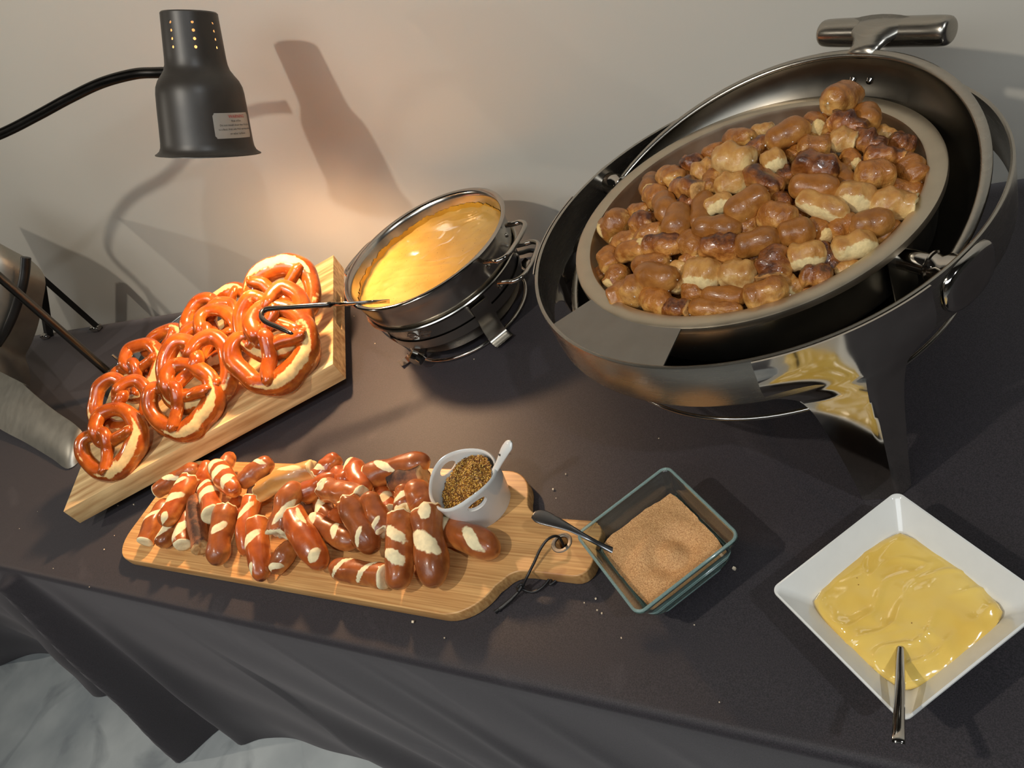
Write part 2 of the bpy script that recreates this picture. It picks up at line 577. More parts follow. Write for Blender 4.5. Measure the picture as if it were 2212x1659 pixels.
M['block'] = wood('pale_acacia_wood', (172, 126, 76), (240, 208, 152), scale=(1.3, 14, 14), rough=0.5, strips=(0.9, 11, 9), grain=5)


def saucemat(name, c1, c2, speck, rough=0.16, dens=0.5, sss=0.1):
    m_, nt, b = newmat(name)
    tc = N(nt, 'ShaderNodeTexCoord').outputs['Object']
    c, fac, _ = noise_col(nt, tc, 14, lin(c1), lin(c2), detail=4)
    v = N(nt, 'ShaderNodeTexVoronoi'); v.inputs['Scale'].default_value = 170
    nt.links.new(tc, v.inputs['Vector'])
    wn = N(nt, 'ShaderNodeMath', operation='LESS_THAN'); wn.inputs[1].default_value = 0.10
    nt.links.new(v.outputs['Distance'], wn.inputs[0])
    sp = N(nt, 'ShaderNodeSeparateColor'); nt.links.new(v.outputs['Color'], sp.inputs[0])
    gt = N(nt, 'ShaderNodeMath', operation='GREATER_THAN'); gt.inputs[1].default_value = 1 - dens
    nt.links.new(sp.outputs[0], gt.inputs[0])
    mu = N(nt, 'ShaderNodeMath', operation='MULTIPLY'); nt.links.new(wn.outputs[0], mu.inputs[0]); nt.links.new(gt.outputs[0], mu.inputs[1])
    c = mix(nt, mu.outputs[0], c, lin(speck))
    nt.links.new(c, b.inputs['Base Color'])
    b.inputs['Roughness'].default_value = rough
    b.inputs['Coat Weight'].default_value = 0.4
    b.inputs['Coat Roughness'].default_value = 0.08
    n = N(nt, 'ShaderNodeTexNoise'); n.inputs['Scale'].default_value = 60; n.inputs['Detail'].default_value = 3
    nt.links.new(tc, n.inputs['Vector'])
    bump(nt, b, n.outputs['Fac'], 0.25, 0.0015)
    return m_


M['cheese'] = saucemat('cheese_sauce', (176, 136, 62), (196, 158, 82), (96, 62, 30), dens=0.6)
M['mustard'] = saucemat('honey_mustard', (226, 186, 88), (238, 204, 110), (150, 104, 40), dens=0.12, rough=0.12)
M['cheeseedge'] = saucemat('dried_cheese_film', (176, 128, 34), (214, 160, 50), (110, 70, 30), rough=0.3)


def sugarmat():
    m_, nt, b = newmat('cinnamon_sugar')
    tc = N(nt, 'ShaderNodeTexCoord').outputs['Object']
    c, fac, _ = noise_col(nt, tc, 700, lin((176, 122, 72)), lin((226, 178, 122)), detail=2, lo=.3, hi=.7)
    nt.links.new(c, b.inputs['Base Color'])
    b.inputs['Roughness'].default_value = 0.6
    n = N(nt, 'ShaderNodeTexNoise'); n.inputs['Scale'].default_value = 900; n.inputs['Detail'].default_value = 2
    nt.links.new(tc, n.inputs['Vector'])
    bump(nt, b, n.outputs['Fac'], 0.9, 0.0012)
    return m_


M['sugar'] = sugarmat()


def seedmat():
    m_, nt, b = newmat('mustard_seeds')
    g = N(nt, 'ShaderNodeNewGeometry')
    r = N(nt, 'ShaderNodeValToRGB')
    e = r.color_ramp.elements
    e[0].position = 0.0; e[0].color = lin((78, 48, 22))
    e[1].position = 1.0; e[1].color = lin((222, 186, 92))
    for p, c in ((0.3, (128, 82, 34)), (0.55, (176, 128, 54)), (0.8, (200, 156, 70))):
        q = r.color_ramp.elements.new(p); q.color = lin(c)
    nt.links.new(g.outputs['Random Per Island'], r.inputs[0])
    nt.links.new(r.outputs[0], b.inputs['Base Color'])
    b.inputs['Roughness'].default_value = 0.22
    b.inputs['Coat Weight'].default_value = 0.4
    return m_


M['seed'] = seedmat()


def glassmat():
    m_, nt, b = newmat('clear_green_tinted_glass')
    b.inputs['Base Color'].default_value = (0.84, 0.96, 0.94, 1)
    b.inputs['Roughness'].default_value = 0.02
    b.inputs['IOR'].default_value = 1.48
    b.inputs['Transmission Weight'].default_value = 1.0
    return m_


M['glass'] = glassmat()


def bulbmat():
    m_, nt, b = newmat('glowing_heat_bulb')
    b.inputs['Emission Color'].default_value = (1.0, 0.5, 0.22, 1)
    b.inputs['Emission Strength'].default_value = 12.0
    b.inputs['Base Color'].default_value = (0.9, 0.5, 0.3, 1)
    return m_


M['bulb'] = bulbmat()

# ------------------------------------------------------------------ the room
WY = 1.06
FZ = -TZ


def plane_struct(name, pts, mat, kind='structure'):
    o = obj(name, mesh(name, (pts, [(0, 1, 2, 3)]), mat, smooth=False))
    o['kind'] = kind
    return o


X0, X1, Y0, ZC = -6.0, 3.6, -4.2, 2.25
plane_struct('floor', [(X0, Y0, FZ), (X1, Y0, FZ), (X1, WY, FZ), (X0, WY, FZ)], M['floor'])
plane_struct('wall_back', [(X0, WY, FZ), (X1, WY, FZ), (X1, WY, ZC), (X0, WY, ZC)], M['wall'])
plane_struct('wall_front', [(X1, Y0, FZ), (X0, Y0, FZ), (X0, Y0, ZC), (X1, Y0, ZC)], M['walldim'])
plane_struct('wall_left', [(X0, Y0, FZ), (X0, WY, FZ), (X0, WY, ZC), (X0, Y0, ZC)], M['walldim'])
plane_struct('wall_right', [(X1, WY, FZ), (X1, Y0, FZ), (X1, Y0, ZC), (X1, WY, ZC)], M['walldim'])
plane_struct('ceiling', [(X0, WY, ZC), (X1, WY, ZC), (X1, Y0, ZC), (X0, Y0, ZC)], M['ceil'])

# ------------------------------------------------------------------ tablecloth
TY0, TY1 = 0.212, 0.972


def gauss(x, c, s):
    return math.exp(-((x - c) / s) ** 2)


def cloth_mesh():
    rows = []
    rows += [('b', -0.35), ('b', -0.15), ('b', -0.02)]
    n = 26
    for i in range(n + 1): rows.append(('t', i / n))
    for i in range(1, 8): rows.append(('c', i / 8))
    nd = 44
    for i in range(0, nd + 1): rows.append(('d', i / nd))
    nx = 420
    xa, xb = -3.7, 1.35
    V, Fs = [], []
    r = 0.012
    for kind, t in rows:
        for i in range(nx + 1):
            x = xa + (xb - xa) * i / nx
            if kind == 'b': y, z = TY1 + 0.004, t
            elif kind == 't':
                y = TY1 + (TY0 + r - TY1) * t
                z = -0.0003
                if t > 0.85: z += -0.0015 * (t - 0.85) / 0.15 * (1 + ns(x * 3, 0, 5))
            elif kind == 'c':
                a = t * PI / 2
                y = TY0 + r - r * math.sin(a); z = -0.0018 * 1 - r * (1 - math.cos(a))
            else:
                s = t
                z = -0.0018 - r - (TZ - 0.016) * s
                hang = 0.0
                # large corner fold that runs down to the left
                xc = -1.69 - 0.17 * s
                f = gauss(x, xc, 0.028 + 0.045 * s) * (0.035 + 0.115 * s)
                f += gauss(x, xc + 0.13 + 0.05 * s, 0.045) * 0.035 * s
                f -= gauss(x, xc - 0.085 - 0.03 * s, 0.035 + 0.02 * s) * 0.05 * min(1, s * 3) 
                f += gauss(x, xc - 0.26 - 0.25 * s, 0.07 + 0.05 * s) * 0.07 * s
                f += gauss(x, xc - 0.75 - 0.45 * s, 0.16) * 0.10 * s
                # shallow drapes
                f += 0.014 * s * math.sin((x - 0.30 * s) * 7.5 + 1.3) * (1 if x > -1.2 else 0.2)
                f += (0.010 if x > -1.2 else 0.003) * s * math.sin((x - 0.5 * s) * 19 + 0.4)
                f += gauss(x, -1.63, 0.10) * 0.030 * s
                f += 0.006 * s * ns(x * 5, s * 3, 2)
                # pulls radiating from the edge on the right half
                for k, xk in enumerate((-1.05, -0.85, -0.62, -0.45, -0.2, 0.1)):
                    f += 0.005 * gauss(x - 0.35 * s, xk + 0.1, 0.012 + 0.03 * s) * min(1, 2.5 * s) * (1 + 0.5 * ns(k * 3, s * 4, 1))
                y = TY0 - 0.008 * s - f
                
            V.append((x, y, z))
    k = nx + 1
    for j in range(len(rows) - 1):
        for i in range(nx):
            Fs.append((j * k + i, (j + 1) * k + i, (j + 1) * k + i + 1, j * k + i + 1))
    return V, Fs


tag(obj('tablecloth', mesh('tablecloth', cloth_mesh(), M['cloth'], angle=None)),
    'floor-length black cloth draped over the long buffet table', 'tablecloth')

# white crumbs strewn over the cloth
pts = []
for px, py, s in ((892, 1343, 3), (960, 1378, 2.5), (1586, 1228, 3), (1423, 947, 2), (255, 1092, 3), (289, 1090, 2.5), (225, 1187, 2), (193, 1268, 2),
                  (81, 1105, 1.6), (42, 1142, 1.6), (247, 1157, 1.5), (115, 1228, 1.6), (1287, 1293, 2.5), (1262, 1302, 2), (1342, 1378, 2.5), (1195, 1057, 2), (1201, 1076, 1.5), (810, 742, 2), (765, 683, 2),
                  (1100, 978, 1.5), (1222, 1024, 1.5), (1225, 1122, 1.6), (1290, 1318, 1.5), (1300, 1325, 1.5), (1024, 776, 1.5), (1554, 1517, 1.4), (1500, 1350, 1.2)):
    p = at(px, py, 0.0012)
    pts.append((p.x, p.y, 0.0013, s))
vf = merge(*[grains([(a, b_, c)], 0.0007 * s, seed=i) for i, (a, b_, c, s) in enumerate(pts)])
tag(obj('crumbs', mesh('crumbs', vf, M['crumb'], smooth=False)), 'pale bread crumbs and salt scattered over the black tablecloth', 'crumbs', kind='stuff')

# ------------------------------------------------------------------ bread builders
def loaf(L, R, bend=0.0, n=34, k=22, e0='round', e1='round', seed=0, lump=0.06, slashes=(), palebottom=0.25, burnside=None, power=2.6, flat=1.0, seam=False):
    """one roll / stick of bread along local x, centre at the origin. slashes: (t, v_angle, half_len_t, half_width_angle, slant)"""
    rnd = random.Random(seed)
    V, Fs, A = [], [], []
    so = rnd.uniform(0, 50)
    ts = []
    for i in range(n + 1):
        u = -math.cos(PI * i / n)
        ts.append(u * 0.55 + (2 * i / n - 1) * 0.45)
    for i, t in enumerate(ts):
        x = t * L / 2
        def prof(tt, e):
            if e == 'round': return max(0.0, 1 - abs(tt) ** (power + 1.2)) ** 0.5
            if e == 'point': return max(0.0, 1 - abs(tt) ** (power)) ** 0.62
            if tt > 0.97: return 0.93
            return 1.0 - 0.04 * abs(tt) ** 6
        pr = prof(abs(t), e0 if t < 0 else e1)
        # slight waist
        pr *= 1 - 0.05 * math.cos(t * 5 + so)
        z0 = bend * L * (1 - (2 * (t) ** 2)) * 0.5
        y0 = bend * 0.5 * L * math.sin(t * 1.5 + so) * 0.3
        for q in range(k):
            a = 2 * PI * q / k
            r = R * pr
            nn = ns(math.cos(a) * 1.3 + so, math.sin(a) * 1.3, t * 2.2)
            r *= 1 + lump * nn * 1.8
            if seam:
                d = abs(((a - 4.2 + PI) % (2 * PI)) - PI)
                r *= 1 - 0.10 * math.exp(-(d / 0.18) ** 2)
            pale = 0.0
            burnv = 0.0
            for (st, sv, hl, hw, sl) in slashes:
                da = ((a - sv - sl * 4.0 * (t - st) + PI) % (2 * PI)) - PI
                e = ((t - st) / hl) ** 2 + (da / hw) ** 2
                pale = max(pale, 1.15 - e * 0.62)
                if e < 1.3: r += R * 0.055 * max(0, 1 - e) - R * 0.03 * math.exp(-((e - 1.05) / .2) ** 2)
            ca = math.sin(a)
            if ca < -0.45: pale = max(pale, palebottom * (-ca - 0.2) * 1.3)
            for sgn, e in ((-1, e0), (1, e1)):
                if e in ('torn', 'cut') and t * sgn > 0.955:
                    pale = 1.2
                if e == 'point' and t * sgn > 0.72:
                    pale = max(pale, (t * sgn - 0.72) * 1.9 * (0.7 + nn))
                    r *= 1 - 0.30 * (t * sgn - 0.72) / 0.28 * max(0, math.sin(3 * a + so)) ** 2
            if burnside is not None:
                d = ((a - burnside + PI) % (2 * PI)) - PI
                burnv = max(0.0, 1 - (d / 1.1) ** 2) * 0.42
            xx = x
            if e0 == 'torn' and t < -0.9 or e1 == 'torn' and t > 0.9:
                xx += R * 0.35 * ns(math.cos(a) * 2 + so, math.sin(a) * 2, 9 + (1 if t > 0 else 0))
            V.append((xx, y0 + r * math.cos(a) * flat, z0 + r * math.sin(a)))
            gv = 0.5 - 0.55 * math.sin(a) + 0.25 * nn + 0.5 * max(0.0, abs(t) - 0.75) / 0.25 * (1 if 'point' in (e0, e1) else 0)
            A.append((max(0.0, min(1.2, pale)), burnv, max(0.0, min(1.3, gv))))
    for i in range(n):
        for q in range(k):
            q2 = (q + 1) % k
            Fs.append((i * k + q, (i + 1) * k + q, (i + 1) * k + q2, i * k + q2))
    # end caps, domed inwards rings for torn ends
    for end, e, i0 in ((-1, e0, 0), (1, e1, n)):
        prev = [i0 * k + q for q in range(k)]
        c = Vector((0, 0, 0))
        for q in prev: c += Vector(V[q])
        c /= k
        if e in ('torn', 'cut'):
            for s in (0.72, 0.4):
                ring = []
                for q in range(k):
                    p = Vector(V[i0 * k + q])
                    v = c + (p - c) * s
                    v.x += R * (0.22 if e == 'torn' else 0.06) * ns(v.y * 160 + so, v.z * 160, 3) + end * R * 0.06
                    ring.append(len(V)); V.append(tuple(v)); A.append((1.2, 0, 1))
                for q in range(k):
                    q2 = (q + 1) % k
                    f = (prev[q], prev[q2], ring[q2], ring[q])
                    Fs.append(f if end < 0 else f[::-1])
                prev = ring
        ci = len(V); V.append(tuple(c)); A.append((1.2 if e in ('torn', 'cut') else A[i0 * k][0], 0, 0.9))
        for q in range(k):
            q2 = (q + 1) % k
            f = (prev[q], prev[q2], ci)
            Fs.append(f if end < 0 else f[::-1])
    return V, Fs, A


def loaf_mesh(name, mat, **kw):
    V, Fs, A = loaf(**kw)
    return mesh(name, (V, Fs), mat, angle=None, attr=A)


def surf_salt(me, n, size, seed, zmin=0.2, parent=None, up=Vector((0, 0, 1))):
    """salt grains on the upper faces of a mesh"""
    rnd = random.Random(seed)
    polys = [p for p in me.polygons if p.normal.dot(up) > zmin]
    pts = []
    if not polys: return None
    cen = [(rnd.choice(polys).center.copy(), rnd.uniform(0.003, 0.012)) for _ in range(max(1, n // 8))]
    for _ in range(n):
        p = rnd.choice(polys)
        pts.append(p.center + p.normal * size * 0.25)
    return grains(pts, size, seed)


# ------------------------------------------------------------------ wooden block with the whole pretzels
BT = 0.0648     # block top
BB = 0.0250     # block underside
k1 = (0.7 - BT)
A0 = at(137, 1105, BT); A1 = at(719, 786, BT); A2 = at(709, 557, BT)
ux = (A1 - A0); BL = ux.length; ux.normalize()
uy = Vector((-ux.y, ux.x, 0)); BW = (A2 - A1).dot(uy)
bang = math.atan2(ux.y, ux.x)


def block_root(loc):
    return Matrix.Translation(loc) @ Matrix.Rotation(bang, 4, 'Z')


blk = empty('serving_block', (A0.x, A0.y, BB), (0, 0, bang), 'thick pale wooden block with cut-out end handle, carrying the whole pretzels', 'serving board')
bm = bmesh.new()
H = BT - BB
# outer box with a recessed hand hold in the right end
xs = [0, BL]
hy0, hy1, hz0, hz1, dep = BW * 0.36, BW * 0.66, H * 0.26, H * 0.72, 0.030
def addbox(vf):
    vs = [bm.verts.new(p) for p in vf[0]]
    for f in vf[1]: bm.faces.new([vs[i] for i in f])
vlist = []
ys = [0, hy0, hy1, BW]; zs = [0, hz0, hz1, H]
vf_v, vf_f = [], []
def vid(p):
    vf_v.append(p); return len(vf_v) - 1
# top, bottom, front, back, left
def q4(a, b_, c, d):
    vf_f.append((vid(a), vid(b_), vid(c), vid(d)))
q4((0, 0, H), (BL, 0, H), (BL, BW, H), (0, BW, H))
q4((0, 0, 0), (0, BW, 0), (BL, BW, 0), (BL, 0, 0))
q4((0, 0, 0), (BL, 0, 0), (BL, 0, H), (0, 0, H))
q4((BL, BW, 0), (0, BW, 0), (0, BW, H), (BL, BW, H))
for xx, s, dd in ((BL, 1, dep), (0, -1, dep)):
    for a in range(3):
        for c in range(3):
            if a == 1 and c == 1: continue
            P4 = [(xx, ys[a], zs[c]), (xx, ys[a + 1], zs[c]), (xx, ys[a + 1], zs[c + 1]), (xx, ys[a], zs[c + 1])]
            q4(*(P4 if s > 0 else P4[::-1]))
    xi = xx - s * dd
    hole = [(ys[1], zs[1]), (ys[2], zs[1]), (ys[2], zs[2]), (ys[1], zs[2])]
    for i in range(4):
        a, b_ = hole[i], hole[(i + 1) % 4]
        P4 = [(xx, *a), (xi, *a), (xi, *b_), (xx, *b_)]
        q4(*(P4 if s > 0 else P4[::-1]))
    P4 = [(xi, *h) for h in hole]
    q4(*(P4 if s > 0 else P4[::-1]))
addbox((vf_v, vf_f))
bmesh.ops.remove_doubles(bm, verts=bm.verts, dist=1e-5)
long_e = [e for e in bm.edges if e.is_manifold and e.calc_face_angle(0) > 1.0 and (not (0.001 < e.verts[0].co.y < BW - 0.001 and 0.001 < e.verts[0].co.z < H - 0.001 and 0.001 < e.verts[1].co.y < BW - 0.001 and 0.001 < e.verts[1].co.z < H - 0.001))]
bmesh.ops.bevel(bm, geom=long_e, offset=0.0012, segments=2, affect='EDGES', profile=0.5)
me = bpy.data.meshes.new('block_body'); bm.to_mesh(me); bm.free()
finish(me, M['block'], True, 30)
obj('block_body', me, blk)

# black tray with a thin steel rim under and behind the block
T0 = at(280, 768, 0.022); T1 = at(400, 675, 0.022)
td = (T1 - T0).normalized(); tang = math.atan2(td.y, td.x)
tn = Vector((td.y, -td.x, 0))
tray = empty('riser_tray', (T1.x, T1.y, 0), (0, 0, tang), 'low black tray with thin steel rim under the back of the wooden block', 'tray')
tl, tw = 0.235, 0.26
def trayring(h, z, r=0.03):
    return [(p[0] - tl / 2 + 0.03, p[1] - tw / 2 - 0.0, p[2]) for p in rsquare(tl / 2 - h, r, z, 6, tw / 2 - h)]
vf = loft([trayring(0.012, 0.0), trayring(0.0, 0.021), trayring(0.003, 0.021), trayring(0.013, 0.004)], True, True)
obj('pan', mesh('pan', vf, M['blackstrap']), tray)
ring = trayring(0.0, 0.0222)
obj('rim', mesh('rim', tube(ring, 0.0018, 8, closed=True), M['polish']), tray)
# back supports for the block
sup = loft([trayring(0.05, 0.004), trayring(0.05, 0.0245)], True, True)
obj('rack', mesh('rack', sup, M['blackstrap']), tray)


# pretzel geometry ----------------------------------------------------
def pretzel_mesh(seed, S=0.055):
    rnd = random.Random(seed)
    j = lambda s=0.04: rnd.uniform(-s, s)
    # right half control points: x, y, z, radius (in S units)
    half = [(0.0, -0.86, 0.0, 0.27), (0.34, -0.83, 0.0, 0.26), (0.66, -0.66, 0.0, 0.225), (0.87, -0.32, 0.0, 0.19), (0.92, 0.10, 0.0, 0.175),
            (0.80, 0.50, 0.0, 0.17), (0.50, 0.76, 0.02, 0.165), (0.20, 0.68, 0.05, 0.155), (0.02, 0.42, 0.12, 0.15), (-0.13, 0.20, 0.14, 0.145), (-0.02, -0.02, 0.12, 0.14),
            (0.22, -0.20, 0.13, 0.135), (0.46, -0.40, 0.20, 0.13), (0.66, -0.56, 0.26, 0.125), (0.74, -0.63, 0.26, 0.07)]
    R_ = [(x + j(), y + j(), z, r * 1.34 * (1 + j(0.06))) for x, y, z, r in half]
    Lf = [(-x + j(), y + j(), z, r * 1.34 * (1 + j(0.06))) for x, y, z, r in half]
    R_[0] = (0, -0.86, 0, 0.33)
    # over / under in the twist
    R_ = [(x, y, z + (0.09 if 7 <= i <= 8 else (-0.06 if 9 <= i <= 10 else 0)), r) for i, (x, y, z, r) in enumerate(R_)]
    Lf = [(x, y, z + (-0.08 if 7 <= i <= 8 else (0.09 if 9 <= i <= 10 else 0)), r) for i, (x, y, z, r) in enumerate(Lf)]
    pts_ = Lf[:0:-1] + R_
    sp = spline(pts_, 9)
    # drop doubled knots
    P = [Vector(p[:3]) * S for p in sp]
    Rr = [max(0.02, p[3]) * S for p in sp]
    Lp = len(P)
    k = 16
    V, Fs, A = [], [], []
    Z = Vector((0, 0, 1))
    so = rnd.uniform(0, 40)
    for i in range(Lp):
        t = (P[min(i + 1, Lp - 1)] - P[max(i - 1, 0)]).normalized()
        out = t.cross(Z).normalized()
        b_ = out.cross(t).normalized()
        f = i / (Lp - 1)
        for q in range(k):
            a = 2 * PI * q / k
            r = Rr[i] * (1 + 0.09 * ns(f * 14 + so, math.cos(a) * .8, math.sin(a) * .8))
            if i in (0, Lp - 1): r *= 0.5
            pale = 0.0
            # belly split: on the outer upper side
            dm = (f - 0.5) / 0.115
            if abs(dm) < 1.0:
                va = a - (0.40 * PI)          # from outside towards the top
                va = ((va + PI) % (2 * PI)) - PI
                e = dm * dm + (va / 0.46) ** 2
                pale = max(0, 1.15 - 0.80 * e ** 1.3)
                if e < 1: r += S * 0.035 * (1 - e) - S * 0.05 * math.exp(-(va / 0.12) ** 2) * (1 - dm * dm)
            side = math.sin(a)
            if side < -0.75: pale = max(pale, 0.4 * (-side))
            # little streaks along the arms
            if pale < 0.3:
                s_ = ns(f * 30 + so, a * 1.5, 4)
                if s_ > 0.30: pale = max(pale, 0.34 + 0.5 * (s_ - 0.30))
            fl = 0.93
            V.append(P[i] + out * (r * math.cos(a)) + b_ * (r * math.sin(a) * fl))
            A.append((pale, max(0.0, 0.25 * ns(f * 9 + so, a, 7)), max(0.0, 0.55 - 0.6 * side + 0.3 * ns(f * 20, a, so))))
    for i in range(Lp - 1):
        for q in range(k):
            q2 = (q + 1) % k
            Fs.append((i * k + q, i * k + q2, (i + 1) * k + q2, (i + 1) * k + q))
    Fs.append(tuple(range(k))[::-1]); Fs.append(tuple((Lp - 1) * k + q for q in range(k)))
    return mesh('pretzel', (V, Fs), M['pretzel'], angle=None, attr=A)


def orient(alpha, tau, rho):
    """matrix with local z = plane normal (tilt tau towards azimuth alpha), local y = up the slope, turned rho in its plane"""
    n = Vector((math.sin(tau) * math.cos(alpha), math.sin(tau) * math.sin(alpha), math.cos(tau)))
    u = Vector((-math.cos(tau) * math.cos(alpha), -math.cos(tau) * math.sin(alpha), math.sin(tau)))
    x = u.cross(n)
    Mx = Matrix((x, u, n)).transposed()
    return (Mx @ Matrix.Rotation(rho, 3, 'Z'))


D2 = math.radians
PRETZELS = [
    # px, py, z, azimuth, tilt, turn, size, label
    (238, 953, 0.105, -50, 38, 28, 0.060, 'salted whole pretzel lowest at the left end of the wooden block'),
    (262, 872, 0.128, -50, 44, -35, 0.056, 'pretzel leaning directly behind the lowest left pretzel, heavy salt on its loops'),
    (300, 800, 0.118, -55, 34, 40, 0.056, 'dark shiny pretzel between the lamp base and the middle stack, partly covered'),
    (392, 858, 0.112, -50, 42, 18, 0.064, 'whole pretzel with wide split belly at the front of the middle stack'),
    (425, 795, 0.128, -48, 42, -24, 0.066, 'large glossy pretzel just behind the front pretzel of the middle stack'),
    (355, 765, 0.106, -60, 28, 75, 0.055, 'orange-brown pretzel lying low behind the left and middle stacks'),
    (455, 728, 0.130, -50, 38, 15, 0.056, 'pretzel with thin arched loops behind the middle stack'),
    (455, 692, 0.134, -52, 34, -45, 0.055, 'pretzel with a pale slit at the back of the middle stack'),
    (585, 748, 0.118, -46, 42, 20, 0.070, 'largest pretzel with gaping pale split, under the hooked ladle handle'),
    (590, 690, 0.142, -46, 44, -18, 0.062, 'reddish pretzel right behind the largest pretzel'),
    (610, 640, 0.132, -48, 38, 160, 0.066, 'pretzel at the back of the right stack with pale curved edge'),
    (497, 675, 0.116, -60, 30, 190, 0.050, 'pretzel showing a pale rounded back, between the middle and right stacks'),
]
for i, (px, py, z, al, ta, rh, S, lab) in enumerate(PRETZELS):
    S *= 1.06
    p = at(px, py, z + 0.008)
    me = pretzel_mesh(100 + i, S)
    o = obj('pretzel', me, None, p)
    o.rotation_euler = orient(D2(al), D2(ta), D2(rh)).to_euler()
    tag(o, lab, 'pretzel', 'whole pretzels on the wooden block')
    g = surf_salt(me, 70, 0.0011, i, 0.35)
    s_ = obj('salt', mesh('salt', g, M['salt'], smooth=False), o)
    s_['kind'] = 'stuff'

# ------------------------------------------------------------------ bamboo board with pretzel sticks
BZ = 0.018
def curve_slab(name, polys, z0, z1, bev, mat, res=12):
    cu = bpy.data.curves.new(name, 'CURVE')
    cu.dimensions = '2D'; cu.fill_mode = 'BOTH'
    cu.extrude = (z1 - z0) / 2 - bev; cu.bevel_depth = bev; cu.bevel_resolution = 2
    cu.offset = -bev
    for P in polys:
        s = cu.splines.new('POLY'); s.points.add(len(P) - 1)
        for i, q in enumerate(P): s.points[i].co = (q[0], q[1], 0, 1)
        s.use_cyclic_u = True
    t = bpy.data.objects.new('tmp', cu); C.objects.link(t)
    dg = bpy.context.evaluated_depsgraph_get()
    me_ = bpy.data.meshes.new_from_object(t.evaluated_get(dg))
    bpy.data.objects.remove(t)
    me_.name = name
    for v in me_.vertices: v.co.z += (z0 + z1) / 2
    me_.materials.clear()
    finish(me_, mat, True, 35)
    return me_


def arcpts(cx, cy, r, a0, a1, n=8):
    return [(cx + r * math.cos(math.radians(a0 + (a1 - a0) * i / n)), cy + r * math.sin(math.radians(a0 + (a1 - a0) * i / n))) for i in range(n + 1)]


bx0, by0, by1 = -1.328, 0.268, 0.478
hy_lo, hy_hi, tipx = 0.3365, 0.4105, -0.408
out = []
out += arcpts(bx0 + 0.055, by1 - 0.055, 0.055, 180, 90)[::-1][::-1]
out += arcpts(-0.575, by1 - 0.048, 0.048, 90, 15)
out += [(p[0], p[1]) for p in spline([(-0.5275, 0.437), (-0.521, 0.424), (-0.507, 0.4145), (-0.490, hy_hi)], 5)]
out += arcpts(tipx - 0.02, hy_hi - 0.02, 0.02, 90, 0, 5)
out += arcpts(tipx - 0.02, hy_lo + 0.02, 0.02, 0, -90, 5)
out += [(p[0], p[1]) for p in spline([(-0.485, hy_lo), (-0.499, 0.3345), (-0.510, 0.3285), (-0.517, 0.320)], 5)]
out += arcpts(-0.585, by0 + 0.065, 0.065, -18, -90, 10)
out += arcpts(bx0 + 0.055, by0 + 0.055, 0.055, 270, 180)
hc = (-0.4555, 0.3775)
hole = arcpts(hc[0], hc[1], 0.009, 0, 345, 23)
bb = empty('bamboo_board', (bx0, by0, 0), None, 'long bamboo paddle board with metal-ringed handle hole, under the pretzel sticks', 'serving board')
sh = lambda P: [(x - bx0, y - by0) for x, y in P]
obj('board', curve_slab('board', [sh(out), sh(hole)], 0.0, BZ, 0.0016, M['bamboo']), bb)
gr = lathe([(0.0085, 0.0165), (0.0085, 0.0186), (0.0095, 0.0191), (0.0128, 0.0188), (0.0134, 0.0180), (0.0128, 0.0176)], 40)
tag(obj('grommet', mesh('grommet', move(gr, (hc[0] - bx0, hc[1] - by0, 0)), M['plate']), bb), 'dull steel ring round the handle hole')

# leather loop through the handle hole
lp = empty('leather_cord', (hc[0], hc[1], BZ), None, 'black leather cord looped through the hole of the bamboo board handle', 'cord')
hcv = Vector((hc[0], hc[1], BZ))
def rel(p): return tuple(Vector(p) - hcv)
kn = at(1126, 1272, 0.008)
c1 = spline([rel((hc[0], hc[1] - 0.002, 0.006)), rel(at(1207, 1160, 0.026)), rel(at(1186, 1163, 0.034)), rel(at(1168, 1185, 0.030)), rel(at(1154, 1215, 0.025)), rel(at(1139, 1245, 0.020)), rel(kn)], 7)
c2 = spline([rel(kn + Vector((0.001, 0, 0))), rel(at(1150, 1279, 0.003)), rel(at(1172, 1268, 0.003)), rel(at(1192, 1245, 0.004)), rel((hc[0] - 0.005, hy_lo - 0.006, 0.004)), rel((hc[0], hy_lo + 0.0, -0.0 + 0.003))], 7)
obj('strand', mesh('strand', tube(c1, 0.0016, 8), M['cord']), lp)
obj('strand', mesh('strand', tube(c2, 0.0016, 8), M['cord']), lp)
obj('knot', mesh('knot', merge(tube(spline([rel(kn + Vector((.004, .002, .001))), rel(kn + Vector((0, .004, .004))), rel(kn + Vector((-.004, 0, .001))), rel(kn + Vector((0, -.004, .003))), rel(kn + Vector((.003, .001, .005)))], 6), 0.0021, 8)), M['cord']), lp)
for e in ((1070, 1322), (1078, 1318)):
    obj('tail', mesh('tail', tube(spline([rel(kn), rel(at((1126 + e[0]) / 2 + 3, (1272 + e[1]) / 2, 0.004)), rel(at(e[0], e[1], 0.0015))], 6), [0.0016] * 6 + [0.002] * 6 + [0.0028], 8), M['cord']), lp)

